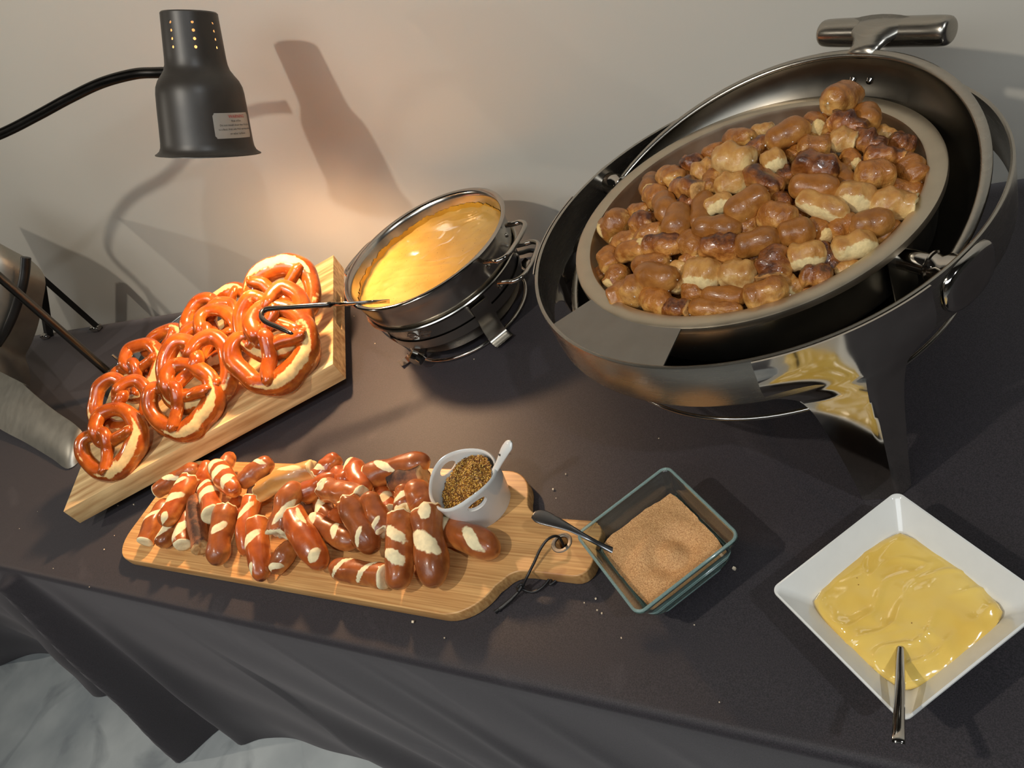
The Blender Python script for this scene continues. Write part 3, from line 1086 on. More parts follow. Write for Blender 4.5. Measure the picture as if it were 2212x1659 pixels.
# pretzel sticks: ends in zoom pixels of the photo crop
def zp(x, y): return (270 + x / 2.1686, 940 + y / 2.1686)
TOPA = PI / 2
STICKS = [
    # x1,y1,z1, x2,y2,z2, radius, e0, e1, material, slashes, burnside, label
    (150, 262, .050, 345, 145, .056, .0150, 'cut', 'round', 'stick', [(-.15, 1.75, .42, .45, .5)], None, 'brown stick with torn pale left end, topmost at the far left corner of the pile'),
    (178, 425, .062, 310, 200, .066, .0172, 'round', 'torn', 'stickred', [(.62, 1.3, .22, .5, .8), (-.05, 1.6, .28, .75, .9), (-.8, 2.2, .2, .4, 0)], None, 'thick stick with a broad pale diagonal split, lying over the left end of the pile'),
    (90, 500, .033, 200, 300, .034, .0155, 'cut', 'round', 'stick', [(.0, 1.6, .28, .5, .8)], None, 'lowest stick at the left end showing a round bubbly cut face'),
    (165, 525, .033, 250, 380, .034, .0150, 'round', 'round', 'stick', [(-.3, 1.3, .5, .8, .4)], None, 'short stick with a wide cream patch, second along the left front of the pile'),
    (268, 515, .033, 290, 330, .040, .0150, 'cut', 'round', 'stick', [(-.5, 1.6, .4, .8, .5)], None, 'stick with a cut cream end facing front, beside the scorched one'),
    (355, 530, .036, 318, 285, .050, .0142, 'torn', 'round', 'stickburn', [], 1.9, 'narrow scorched stick with rough dark side near the left front'),
    (412, 375, .066, 385, 225, .058, .0175, 'cut', 'round', 'stickred', [(.0, 1.9, .2, 1.2, .9), (.6, 1.7, .16, 1.2, .9)], None, 'upright-leaning stick whose honeycomb cut face points at the viewer'),
    (425, 610, .040, 475, 335, .062, .0180, 'round', 'torn', 'stick', [(.12, 2.1, .2, .5, .6)], None, 'long brown stick with jagged top and one pale patch, at the left front'),
    (345, 275, .036, 390, 120, .050, .0140, 'round', 'round', 'stickred', [], None, 'reddish stick half hidden behind the left sticks'),
    (415, 130, .066, 520, 270, .066, .0175, 'round', 'round', 'stickred', [(-.55, 1.5, .2, 1.1, .7), (.0, 1.5, .16, 1.1, .7), (.55, 1.4, .16, .9, .7)], None, 'stick with three pale bands, upper left of the pile'),
    (500, 85, .045, 455, 170, .050, .0130, 'point', 'round', 'stick', [], None, 'small stick end poking up behind the banded stick'),
    (535, 235, .058, 690, 115, .058, .0175, 'round', 'round', 'stick', [(.45, 1.5, .28, .5, .8)], None, 'plump smooth stick with one cream slash near its tip, back left of the centre'),
    (580, 290, .036, 740, 200, .038, .0150, 'round', 'round', 'stickburn', [], 1.2, 'dull scorched stick lying underneath, left of centre'),
    (625, 265, .060, 880, 155, .060, .0168, 'torn', 'torn', 'bitepale', [(.3, 1.3, .5, .4, .3)], 2.4, 'long tan stick seen from its dry floury side, back of the centre'),
    (905, 195, .062, 1005, 95, .066, .0150, 'torn', 'round', 'stickred', [(-.5, 1.6, .3, .6, .5)], None, 'shiny reddish stick tip pointing up at the back centre'),
    (830, 280, .060, 1010, 195, .062, .0160, 'torn', 'round', 'stickred', [], 2.6, 'rough reddish stick with a small dark spot, centre back'),
    (715, 465, .062, 800, 215, .080, .0178, 'torn', 'round', 'stick', [(-.25, 2.4, .5, .35, .3)], None, 'dark glossy stick standing highest in the centre left'),
    (560, 560, .034, 590, 290, .050, .0150, 'round', 'torn', 'stickred', [(.35, 1.8, .3, .5, .6)], None, 'reddish stick with pale split behind the knotted front stick'),
    (640, 680, .038, 612, 400, .062, .0165, 'round', 'torn', 'stickred', [(.25, 1.2, .24, .9, .9), (-.65, 1.1, .16, .4, .4)], None, 'knotted stick with round dark tip hanging over the front edge of the board'),
    (690, 645, .034, 790, 500, .036, .0150, 'round', 'round', 'stick', [(-.7, 2.2, .3, .6, .6)], None, 'short stick tucked beside the knotted front stick'),
    (925, 615, .040, 775, 370, .066, .0195, 'round', 'torn', 'stickred', [(-.75, 1.7, .12, .7, .5), (.5, 2.4, .4, .22, 0)], None, 'thickest glossy stick slanting across the middle front'),
    (885, 410, .046, 1085, 510, .036, .0160, 'torn', 'round', 'stick', [(-.85, 1.5, .2, .6, .5), (.2, 1.5, .2, .6, .5)], None, 'bent stick lying crosswise in the middle front'),
    (1165, 550, .046, 1040, 300, .082, .0175, 'round', 'torn', 'stick', [(-.45, 1.3, .22, .3, .6)], None, 'wrinkled brown stick with torn crown, leaning in the centre right'),
    (1215, 450, .050, 1130, 275, .074, .0165, 'torn', 'round', 'stick', [(-.7, 1.4, .2, .4, .6)], None, 'dark mottled stick parallel to the wrinkled one, on its right'),
    (965, 620, .034, 1225, 665, .034, .0165, 'round', 'cut', 'stick', [(-.4, 1.5, .3, .45, -1.2), (.5, 1.5, .3, .5, -1.2)], None, 'light brown stick lying lengthwise at the front with two cream slashes'),
    (1280, 725, .038, 1290, 370, .066, .0190, 'round', 'torn', 'stick', [(.35, 1.75, .26, .55, -.6), (-.25, 1.75, .26, .6, -.6)], None, 'large straight stick with two oval cream slashes, right front'),
    (1450, 715, .038, 1412, 345, .068, .0200, 'round', 'torn', 'stick', [(.05, 1.6, .36, .8, -.5), (.82, 1.9, .25, .4, 0)], None, 'large stick with one big leaf-shaped cream slash, rightmost of the long front sticks'),
    (1740, 545, .036, 1480, 430, .036, .0185, 'round', 'torn', 'stick', [(-.45, 1.3, .36, .45, .3), (.8, 1.5, .3, .9, .3)], None, 'dark stick lying alone at the right below the white mustard cup'),
    (1140, 192, .058, 1425, 118, .060, .0180, 'cut', 'round', 'stick', [(-.3, 1.7, .36, .4, .5)], None, 'longest stick lying lengthwise along the back edge, next to the mustard cup'),
    (1060, 125, .056, 1125, 260, .066, .0165, 'round', 'round', 'stickred', [(-.6, 1.7, .26, .6, .5)], None, 'orange-brown stick upright at the back, left of the longest stick'),
    (1250, 215, .050, 1400, 185, .054, .0160, 'torn', 'torn', 'stickburn', [], 1.6, 'short stick turned to show its blackened base, beside the mustard cup'),
    (1190, 250, .036, 1250, 370, .040, .0155, 'round', 'torn', 'stickred', [(.3, 1.3, .3, .8, .4)], None, 'stick with a pale patch under the group right of centre'),
    (1310, 350, .060, 1320, 240, .064, .0150, 'torn', 'round', 'stick', [(-.2, 1.8, .5, .55, .3)], None, 'short stick with an oval cream cut beside the large leaf-slashed stick'),
    (1395, 345, .060, 1352, 225, .066, .0180, 'round', 'round', 'stick', [], None, 'smooth rounded stick end directly left of the mustard cup'),
    (940, 255, .070, 1110, 290, .070, .0170, 'torn', 'torn', 'stick', [(-.9, 1.5, .2, .7, .3)], None, 'broad flat piece with a pale torn edge, top centre of the pile'),
    (985, 180, .056, 1060, 220, .060, .0155, 'round', 'round', 'stickred', [], None, 'short rounded piece behind the broad flat piece'),
    (920, 300, .040, 955, 420, .036, .0155, 'round', 'torn', 'stick', [(0, 1.7, .5, .7, .4)], None, 'pale-faced piece low in the centre gap of the pile'),
    (700, 345, .036, 880, 330, .038, .0150, 'round', 'round', 'stickburn', [], 1.4, 'low scorched piece under the centre of the pile'),
    (1000, 350, .036, 1000, 460, .036, .0150, 'round', 'torn', 'stickred', [], None, 'reddish piece wedged low between the centre sticks'),
    (520, 300, .034, 560, 400, .034, .0140, 'round', 'round', 'stickred', [], None, 'low reddish piece behind the jagged front-left stick'),
    (1380, 380, .033, 1370, 480, .033, .0150, 'round', 'round', 'stick', [], None, 'piece buried between the two large right front sticks'),
]
for i, (x1, y1, z1, x2, y2, z2, R, e0, e1, mt, sl, bs, lab) in enumerate(STICKS):
    p1 = at(*zp(x1, y1), z1); p2 = at(*zp(x2, y2), z2)
    ax = (p2 - p1); L = ax.length; ax.normalize()
    up = Vector((0, 0, 1)); zl = (up - ax * up.dot(ax)).normalized(); yl = zl.cross(ax)
    me = loaf_mesh('pretzel_stick', M[mt], L=L, R=R, bend=random.uniform(-0.02, 0.07), n=38, k=26, e0=e0, e1=e1, seed=300 + i, lump=0.07,
                   slashes=sl, palebottom=0.35, burnside=bs, power=3.2)
    o = obj('pretzel_stick', me, None, (p1 + p2) / 2)
    o.rotation_euler = Matrix((ax, yl, zl)).transposed().to_euler()
    tag(o, lab, 'bread stick', 'cut pretzel sticks on the bamboo board')

# ------------------------------------------------------------------ mustard ramekin
rc = (-0.592, 0.4235)
rk = empty('ramekin', (rc[0], rc[1], BZ), (0, 0, 0), 'white ceramic cup with two oval finger holes on the bamboo board', 'cup')
RH = 0.058
def ramekin():
    # two-hole cup: grid in angle/height, holes remapped around ellipses
    na, nh = 96, 20
    hang = [D2(152), D2(-42)]
    def rim(a):
        return RH + 0.010 * (gauss_ang(a, hang[0], .75) + gauss_ang(a, hang[1], .75)) - 0.004
    V, Fs = [], []
    def pt(a, t, inner):
        zr = rim(a)
        z = t * zr
        r = 0.0405 + 0.0085 * t ** 1.3 + 0.002 * math.sin(t * PI)
        if inner:
            r -= 0.0042
            z = 0.005 + (zr - 0.005) * t
        return (r * math.cos(a), r * math.sin(a), z)
    idx = {}
    holes = set()
    for hi, ha in enumerate(hang):
        for i in range(na):
            for j_ in range(nh):
                a = 2 * PI * (i + .5) / na; t = (j_ + .5) / nh
                d = ((a - ha + PI) % (2 * PI)) - PI
                zz = t * rim(a)
                if (d / 0.30) ** 2 + ((zz - (rim(ha) - 0.0155)) / 0.0075) ** 2 < 1: holes.add((i, j_))
    for side in (0, 1):
        for i in range(na):
            for j_ in range(nh + 1):
                a = 2 * PI * i / na; t = j_ / nh
                # pull vertices near the hole outline onto the ellipse
                for ha in hang:
                    d = ((a - ha + PI) % (2 * PI)) - PI
                    zr = rim(a)
                    zc = rim(ha) - 0.0155
                    ex, ey = d / 0.30, (t * zr - zc) / 0.0075
                    e = math.hypot(ex, ey)
                    if 0.72 < e < 1.30 and e > 0:
                        touch = {((i - 1) % na, j_ - 1), (i, j_ - 1), ((i - 1) % na, j_), (i, j_)}
                        if touch & holes and touch - holes:
                            a = ha + 0.30 * ex / e; t = (zc + 0.0075 * ey / e) / rim(a)
                idx[(side, i, j_)] = len(V)
                V.append(pt(a, t, side))
    for i in range(na):
        i2 = (i + 1) % na
        for j_ in range(nh):
            if (i, j_) in holes:
                for (di, dj, ea, eb) in ((-1, 0, (i, j_), (i, j_ + 1)), (1, 0, (i2, j_ + 1), (i2, j_)), (0, -1, (i2, j_), (i, j_)), (0, 1, (i, j_ + 1), (i2, j_ + 1))):
                    if ((i + di) % na, j_ + dj) not in holes:
                        Fs.append((idx[(0, *ea)], idx[(0, *eb)], idx[(1, *eb)], idx[(1, *ea)]))
                continue
            Fs.append((idx[(0, i, j_)], idx[(0, i2, j_)], idx[(0, i2, j_ + 1)], idx[(0, i, j_ + 1)]))
            Fs.append((idx[(1, i, j_)], idx[(1, i, j_ + 1)], idx[(1, i2, j_ + 1)], idx[(1, i2, j_)]))
        # rounded rim
        a = 2 * PI * i / na
    # rim ridge
    ridx = []
    for i in range(na):
        a = 2 * PI * i / na
        o_, n_ = V[idx[(0, i, nh)]], V[idx[(1, i, nh)]]
        ridx.append(len(V)); V.append(((o_[0] + n_[0]) / 2, (o_[1] + n_[1]) / 2, o_[2] + 0.0022))
    for i in range(na):
        i2 = (i + 1) % na
        Fs.append((idx[(0, i, nh)], idx[(0, i2, nh)], ridx[i2], ridx[i]))
        Fs.append((ridx[i], ridx[i2], idx[(1, i2, nh)], idx[(1, i, nh)]))
    Fs.append(tuple(idx[(0, i, 0)] for i in range(na))[::-1])
    Fs.append(tuple(idx[(1, i, 0)] for i in range(na)))
    return V, Fs


def gauss_ang(a, c, s):
    d = ((a - c + PI) % (2 * PI)) - PI
    return math.exp(-(d / s) ** 2)


me = mesh('cup_body', ramekin(), M['cer'], angle=60)
cb = obj('cup_body', me, rk)
# grainy mustard, piled towards one side
ico = [(0, 0, -1), (.7236, -.5257, -.4472), (-.2764, -.8506, -.4472), (-.8944, 0, -.4472), (-.2764, .8506, -.4472), (.7236, .5257, -.4472), (.2764, -.8506, .4472), (-.7236, -.5257, .4472), (-.7236, .5257, .4472), (.2764, .8506, .4472), (.8944, 0, .4472), (0, 0, 1)]
icf = [(0, 1, 2), (1, 0, 5), (0, 2, 3), (0, 3, 4), (0, 4, 5), (1, 5, 10), (2, 1, 6), (3, 2, 7), (4, 3, 8), (5, 4, 9), (1, 10, 6), (2, 6, 7), (3, 7, 8), (4, 8, 9), (5, 9, 10), (6, 10, 11), (7, 6, 11), (8, 7, 11), (9, 8, 11), (10, 9, 11)]
rnd = random.Random(5)
V, Fs = [], []
def must_h(x, y):
    d = (x * 0.55 + y * 0.83)
    return 0.044 + 0.26 * d + 0.013 * gauss(math.hypot(x - 0.012, y - 0.012), 0, 0.016) + 0.004 * ns(x * 90, y * 90, 1)
for _ in range(2600):
    a = rnd.uniform(0, 6.283); r = 0.0405 * math.sqrt(rnd.random())
    x, y = r * math.cos(a), r * math.sin(a)
    zz = max(0.008, must_h(x, y)) + rnd.uniform(-0.002, 0.0012)
    s = rnd.uniform(0.0007, 0.0013)
    n0 = len(V)
    for v in ico: V.append((x + v[0] * s, y + v[1] * s, zz + v[2] * s * 0.9))
    Fs += [tuple(q + n0 for q in f) for f in icf]
so_ = obj('grainy_mustard', mesh('grainy_mustard', (V, Fs), M['seed'], angle=None), None, (rc[0], rc[1], BZ))
tag(so_, 'coarse wholegrain mustard heaped in the white ceramic cup', 'mustard', kind='stuff')
vf = gridsurf(1, 24, lambda u, v: (0.0405 * u * math.cos(v * 2 * PI), 0.0405 * u * math.sin(v * 2 * PI), max(0.007, must_h(0.0405 * u * math.cos(v * 2 * PI), 0.0405 * u * math.sin(v * 2 * PI))) - 0.0022))
M['paste'] = plain('mustard_paste', (140, 96, 34), 0.3, nscale=300, var=0.3)
vf = gridsurf(12, 36, lambda u, v: (0.0405 * u * math.cos(v * 2 * PI), 0.0405 * u * math.sin(v * 2 * PI), max(0.007, must_h(0.0405 * u * math.cos(v * 2 * PI), 0.0405 * u * math.sin(v * 2 * PI))) - 0.0012))
bse = obj('paste', mesh('paste', vf, M['paste'], angle=None), so_)
bse['kind'] = 'stuff'

# ceramic spoon
def spoon_strip(path, wid, thick, mat, name, n=10):
    """path of (point, half width, half thickness) lofted as elliptical sections; side vector given"""
    pass


def blade(path, widths, thicks, side, n=14):
    P = [Vector(p) for p in path]
    L = len(P)
    V, Fs = [], []
    for i in range(L):
        t = (P[min(i + 1, L - 1)] - P[max(i - 1, 0)]).normalized()
        s = (side - t * side.dot(t)).normalized()
        nn = t.cross(s)
        for q in range(n):
            a = 2 * PI * q / n
            V.append(P[i] + s * (widths[i] * math.cos(a)) + nn * (thicks[i] * math.sin(a)))
    for i in range(L - 1):
        for q in range(n):
            q2 = (q + 1) % n
            Fs.append((i * n + q, i * n + q2, (i + 1) * n + q2, (i + 1) * n + q))
    Fs.append(tuple(range(n))[::-1]); Fs.append(tuple((L - 1) * n + q for q in range(n)))
    return V, Fs


def smooth_blade(ctrl, side, sub=6, n=14):
    sp = spline([tuple(c[0]) + (c[1], c[2]) for c in ctrl], sub)
    return blade([p[:3] for p in sp], [max(1e-4, p[3]) for p in sp], [max(1e-4, p[4]) for p in sp], side, n)


p0, p1, p2 = at(1050, 1060, 0.040), at(1062, 1030, 0.062), at(1078, 1000, 0.080)
p3, p4 = at(1090, 975, 0.094), at(1104, 954, 0.104)
sp_e = empty('ceramic_spoon', tuple(p0), None, 'small white ceramic spoon with a hole in its handle, stuck in the grainy mustard', 'spoon')
rl = lambda p, o_=p0: tuple(Vector(p) - o_)
sidev = (at(1100, 1040, .06) - at(1050, 1020, .06)).normalized()
vf = smooth_blade([(rl(p0), .0065, .0020), (rl(p1), .0050, .0024), (rl(p2), .0050, .0026), (rl(p3), .0072, .0026), (rl(p3 * .35 + p4 * .65), .0072, .0024), (rl(p4), .0030, .0015)], sidev)
obj('handle', mesh('handle', vf, M['cer'], angle=None), sp_e)
hp = at(1085, 983, 0.0945)
hd = lathe([(0.0001, 0.0), (0.0014, 0.0), (0.0017, 0.0004)], 16)
tdir = (p4 - p2).normalized(); nrm_ = tdir.cross(sidev).normalized()
if nrm_.z < 0: nrm_ = -nrm_
Mh = Matrix.Translation(Vector(rl(at(1082, 982, 0.0905)))) @ nrm_.to_track_quat('Z', 'Y').to_matrix().to_4x4()
tag(obj('hole', mesh('hole', xform(move(hd, (0, 0, 0.0022)), Mh), M['plate']), sp_e), 'small grey oval hole in the handle')

# ------------------------------------------------------------------ glass bowl with cinnamon sugar
gc = (-0.323, 0.3715); gang = D2(-40.3)
gl = empty('glass_bowl', (gc[0], gc[1], 0), (0, 0, gang), 'square thick-walled clear glass bowl holding cinnamon sugar', 'bowl')
GH = 0.062
rings = [rsquare(0.036, 0.008, 0.0), rsquare(0.040, 0.008, 0.002)]
for i, z in enumerate((0.010, 0.014, 0.018, 0.022, 0.026)):
    hh = 0.041 + (0.0635 - 0.041) * ((z - 0.004) / (GH - 0.004)) ** 0.85
    rings.append(rsquare(hh + (0.0012 if i % 2 else -0.0003), 0.008, z))
rings += [rsquare(0.0585, 0.009, 0.048), rsquare(0.0630, 0.010, GH - 0.004), rsquare(0.0640, 0.010, GH - 0.0015), rsquare(0.0628, 0.009, GH), rsquare(0.0612, 0.008, GH - 0.0006), rsquare(0.0600, 0.008, GH - 0.004),
          rsquare(0.0555, 0.0075, 0.046), rsquare(0.0452, 0.007, 0.018), rsquare(0.0365, 0.007, 0.0085), rsquare(0.030, 0.007, 0.0065)]
obj('bowl_body', mesh('bowl_body', loft(rings), M['glass'], angle=50), gl)
M['edgelight'] = newmat('painted_edge_light_glass')[0]  # teal colour stands in for light scattered inside the glass edges
_b = M['edgelight'].node_tree.nodes['Principled BSDF']
_b.inputs['Base Color'].default_value = (0.60, 0.82, 0.78, 1); _b.inputs['Roughness'].default_value = 0.06; _b.inputs['Transmission Weight'].default_value = 0.72; _b.inputs['IOR'].default_value = 1.5
rr_ = rsquare(0.0626, 0.0095, GH + 0.0004, 8)  # added ring along the rim that carries the painted edge light
tag(obj('painted_rim_light', mesh('painted_rim_light', tube(rr_, 0.0017, 10, closed=True), M['edgelight'], angle=None), gl), 'added greenish ring painting the light caught in the glass edge')
rr_ = rsquare(0.0400, 0.008, 0.0032, 8)  # added ring round the foot, edge light painted in teal as well
obj('painted_foot_light', mesh('painted_foot_light', tube(rr_, 0.0018, 10, closed=True), M['edgelight'], angle=None), gl)
for z_ in (0.0095, 0.0150, 0.0205, 0.0260, 0.0315):  # moulded ribs of the bowl, coloured with the same painted edge light
    hh = 0.0405 + (0.0635 - 0.041) * ((z_ - 0.004) / (GH - 0.004)) ** 0.85
    obj('glass_ridge', mesh('glass_ridge', tube(rsquare(hh, 0.008, z_, 8), 0.0010, 8, closed=True), M['edgelight'], angle=None), gl)
def sugar_h(x, y):
    return 0.037 + 0.008 * gauss(math.hypot(x + 0.008, y + 0.005), 0.0, 0.03) - 0.007 * gauss(math.hypot(x - 0.012, y - 0.006), 0.018, 0.010) + 0.0025 * ns(x * 45, y * 45, 2) + 0.0008 * ns(x * 160, y * 160, 2)
n_ = 40
def sugar_pt(u, v):
    a = (u - .5) * 2; b_ = (v - .5) * 2
    r = 0.0512
    x, y = a * r, b_ * r
    # rounded square
    m_ = max(abs(a), abs(b_)); 
    cr = min(1, math.hypot(a, b_) / 1.30); x *= 1 - 0.06 * max(0, (abs(a) * abs(b_)) ** 3); y *= 1 - 0.06 * max(0, (abs(a) * abs(b_)) ** 3)
    h = sugar_h(x, y) + 0.004 * (m_ ** 6) * (0.4 if a < 0 else -0.3)
    s = 0.0442 + (0.0532 - 0.0442) * (h - 0.016) / 0.026
    return (x * s / r * 0.985, y * s / r * 0.985, h)
top = gridsurf(n_, n_, sugar_pt)
V, Fs = list(top[0]), list(top[1])
edge = [i for i in range(n_ + 1)] + [(j + 1) * (n_ + 1) - 1 for j in range(1, n_ + 1)] + [n_ * (n_ + 1) + i for i in range(n_ - 1, -1, -1)] + [j * (n_ + 1) for j in range(n_ - 1, 0, -1)]
low = []
for e in edge:
    x, y, z = V[e]; low.append(len(V)); V.append((x * 0.80, y * 0.80, 0.0092))
for i in range(len(edge)):
    i2 = (i + 1) % len(edge)
    Fs.append((edge[i2], edge[i], low[i], low[i2]))
Fs.append(tuple(low)[::-1])
sg = obj('cinnamon_sugar', mesh('cinnamon_sugar', (V, Fs), M['sugar'], angle=60), None, (gc[0], gc[1], 0))
sg.rotation_euler = (0, 0, gang)
tag(sg, 'light brown cinnamon sugar with a scooped swirl in the glass bowl', 'cinnamon sugar', kind='stuff')
# spoon in the sugar
q = [at(1330, 1192, 0.036), at(1300, 1178, 0.046), at(1270, 1162, 0.058), at(1235, 1143, 0.068), at(1200, 1128, 0.074), at(1168, 1116, 0.078), at(1152, 1111, 0.079)]
ts = empty('teaspoon', tuple(q[0]), None, 'dull steel teaspoon leaning out of the cinnamon sugar over the board handle', 'spoon')
sv = (at(1240, 1120, .06) - at(1222, 1158, .06)).normalized()
ws = [.0040, .0030, .0030, .0040, .0070, .0088, .0050]
vf = smooth_blade([(rl(p_, q[0]), w_, .0011) for p_, w_ in zip(q, ws)], sv)
M['dullspoon'] = steel('dull_spoon_steel', (120, 120, 122), 0.3, smear=0.08)
obj('handle', mesh('handle', vf, M['dullspoon'], angle=None), ts)
bp_ = q[0]; dr = (q[0] - q[1]).normalized()
vf = smooth_blade([(rl(q[0], q[0]), .0042, .0011), (rl(q[0] + dr * .008 + Vector((0, 0, -.002)), q[0]), .011, .002), (rl(q[0] + dr * .022 + Vector((0, 0, -.004)), q[0]), .0165, .003), (rl(q[0] + dr * .036 + Vector((0, 0, -.002)), q[0]), .012, .002), (rl(q[0] + dr * .042 + Vector((0, 0, .0)), q[0]), .002, .001)], sv)
obj('bowl', mesh('bowl', vf, M['sugar'], angle=None), ts)

# ------------------------------------------------------------------ white square bowl with yellow sauce
wc = (-0.0940, 0.3392); wang = D2(-40.6)
wb = empty('square_bowl', (wc[0], wc[1], 0), (0, 0, wang), 'white square porcelain bowl with flared sides, full of yellow sauce', 'bowl')
WH = 0.052
rings = [rsquare(0.030, 0.006, 0.0), rsquare(0.034, 0.007, 0.003), rsquare(0.050, 0.007, 0.022), rsquare(0.0715, 0.007, WH - 0.003), rsquare(0.0755, 0.008, WH - 0.0006), rsquare(0.0752, 0.0078, WH + 0.0006), rsquare(0.0735, 0.0072, WH + 0.0008), rsquare(0.0715, 0.0065, WH - 0.0015),
         rsquare(0.0520, 0.006, 0.028), rsquare(0.042, 0.006, 0.014), rsquare(0.033, 0.006, 0.0065)]
obj('bowl_body', mesh('bowl_body', loft(rings), M['cer'], angle=50), wb)
def cream_pt(u, v):
    a = (u - .5) * 2; b_ = (v - .5) * 2
    r = 0.0590
    x, y = a * r, b_ * r
    fac = 1 - 0.13 * (abs(a) * abs(b_)) ** 2.5
    x *= fac; y *= fac
    z = 0.0372
    wx_, wy_ = x + 0.018 * ns(x * 22, y * 22, 11), y + 0.018 * ns(x * 22 + 9, y * 22, 12)
    z += 0.0028 * ns(x * 26, y * 26, 3) + 0.0042 * (1 - abs(ns(wx_ * 46, wy_ * 20, 9))) ** 6 * (0.4 + 0.6 * ns(x * 25, y * 25, 6))
    z += 0.0009 * ns(x * 75 + 4, y * 75, 5)
    e = max(abs(a), abs(b_))
    z -= 0.0055 * e ** 12
    z += 0.0016 * math.sin(8 * math.atan2(y + .01, x - .02) + math.hypot(x, y) * 130 + 3 * ns(x * 30, y * 30, 1)) * e ** 2 * (1 - e ** 4)
    return (x, y, z)
sz = gridsurf(70, 70, cream_pt)
V, Fs = list(sz[0]), list(sz[1])
n_ = 70
edge = [i for i in range(n_ + 1)] + [(j + 1) * (n_ + 1) - 1 for j in range(1, n_ + 1)] + [n_ * (n_ + 1) + i for i in range(n_ - 1, -1, -1)] + [j * (n_ + 1) for j in range(n_ - 1, 0, -1)]
low = []
for e in edge:
    x, y, z = V[e]; low.append(len(V)); V.append((x * 0.66, y * 0.66, 0.0095))
for i in range(len(edge)):
    i2 = (i + 1) % len(edge)
    Fs.append((edge[i2], edge[i], low[i], low[i2]))
Fs.append(tuple(low)[::-1])
so2 = obj('mustard_sauce', mesh('mustard_sauce', (V, Fs), M['mustard'], angle=80), None, (wc[0], wc[1], 0))
so2.rotation_euler = (0, 0, wang)
tag(so2, 'smooth yellow honey mustard with stirred ridges in the white square bowl', 'sauce', kind='stuff')
q = [at(1945, 1392, 0.036), at(1944, 1430, 0.046), at(1944, 1480, 0.060), at(1942, 1540, 0.074), at(1941, 1590, 0.083), at(1941, 1606, 0.083)]
ms = empty('sauce_spoon', tuple(q[0]), None, 'shiny steel spoon standing in the yellow sauce, handle over the front corner of the bowl', 'spoon')
sv = (at(1965, 1500, .06) - at(1925, 1500, .06)).normalized()
vf = smooth_blade([(rl(p_, q[0]), w_, t_) for p_, w_, t_ in zip(q, [.0030, .0036, .0038, .0040, .0044, .0044], [.0016, .002, .002, .002, .002, .002])], sv)
obj('handle', mesh('handle', vf, M['polish'], angle=30), ms)
dr = (q[0] - q[1]).normalized(); dr.z *= 0.6
vf = smooth_blade([(rl(q[0], q[0]), .0032, .0016), (rl(q[0] + dr * .010 + Vector((0, 0, -.003)), q[0]), .008, .002), (rl(q[0] + dr * .028 + Vector((0, 0, -.004)), q[0]), .013, .002), (rl(q[0] + dr * .045 + Vector((0, 0, -.002)), q[0]), .004, .001)], sv)
obj('bowl', mesh('bowl', vf, M['polish'], angle=None), ms)

# ------------------------------------------------------------------ cheese sauce pot on its warmer stand
pc = (-0.825, 0.830)
RZ = 0.157
pot = empty('sauce_pot', (pc[0], pc[1], 0), None, 'round two-handled steel pot full of yellow cheese sauce', 'pot')
prof = [(0.0, 0.088), (0.130, 0.088), (0.139, 0.096), (0.1435, 0.112), (0.1465, 0.140), (0.1475, 0.152), (0.1500, 0.1560), (0.1535, 0.1572), (0.1545, 0.1585), (0.1535, 0.1597), (0.1500, 0.1590), (0.1465, 0.1565),
        (0.1440, 0.150), (0.1415, 0.115), (0.1365, 0.098), (0.129, 0.0915), (0.0, 0.0915)]
obj('pot_body', mesh('pot_body', lathe(prof, 128), M['potsteel'], angle=50), pot)
obj('pot_rim', mesh('pot_rim', lathe([(0.1465, 0.1572), (0.1500, 0.1605), (0.1538, 0.1600), (0.1553, 0.1580), (0.1538, 0.1562), (0.1500, 0.1555)], 128, closed=True), M['polish'], angle=60), pot)


def bail(az, z, R0, out_, half, rad, drop=0.004):
    """loop handle riveted to the wall"""
    ca, sa = math.cos(az), math.sin(az)
    def P(r, s, zz): return (r * ca - s * sa, r * sa + s * ca, zz)
    path = spline([P(R0 - 0.004, -half * .93, z + drop), P(R0 + 0.014, -half * .95, z + drop), P(R0 + out_ * .62, -half * .97, z + drop), P(R0 + out_ * .93, -half * .72, z + drop), P(R0 + out_, 0, z + drop),
                   P(R0 + out_ * .93, half * .72, z + drop), P(R0 + out_ * .62, half * .97, z + drop), P(R0 + 0.014, half * .95, z + drop), P(R0 - 0.004, half * .93, z + drop)], 6)
    return tube(path, rad, 12)


def rivets(az, z, R0, half, r=0.004):
    out_ = []
    for s in (-half * .8, half * .8):
        a = az + s / R0
        v = xform(lathe([(0.0001, 0.003), (r * .6, 0.0026), (r, 0.0012), (r, 0.0)], 14), Matrix.Translation((R0 * math.cos(a), R0 * math.sin(a), z)) @ Matrix.Rotation(a, 4, 'Z') @ Matrix.Rotation(PI / 2, 4, 'Y'))
        out_.append(v)
    return out_


for az in (D2(-2), D2(172)):
    h_ = obj('handle', mesh('handle', bail(az, 0.138, 0.1475, 0.040, 0.048, 0.0042), M['polish'], angle=None), pot)
    for v in rivets(az, 0.128, 0.1455, 0.048):
        obj('rivet', mesh('rivet', v, M['polish']), h_)

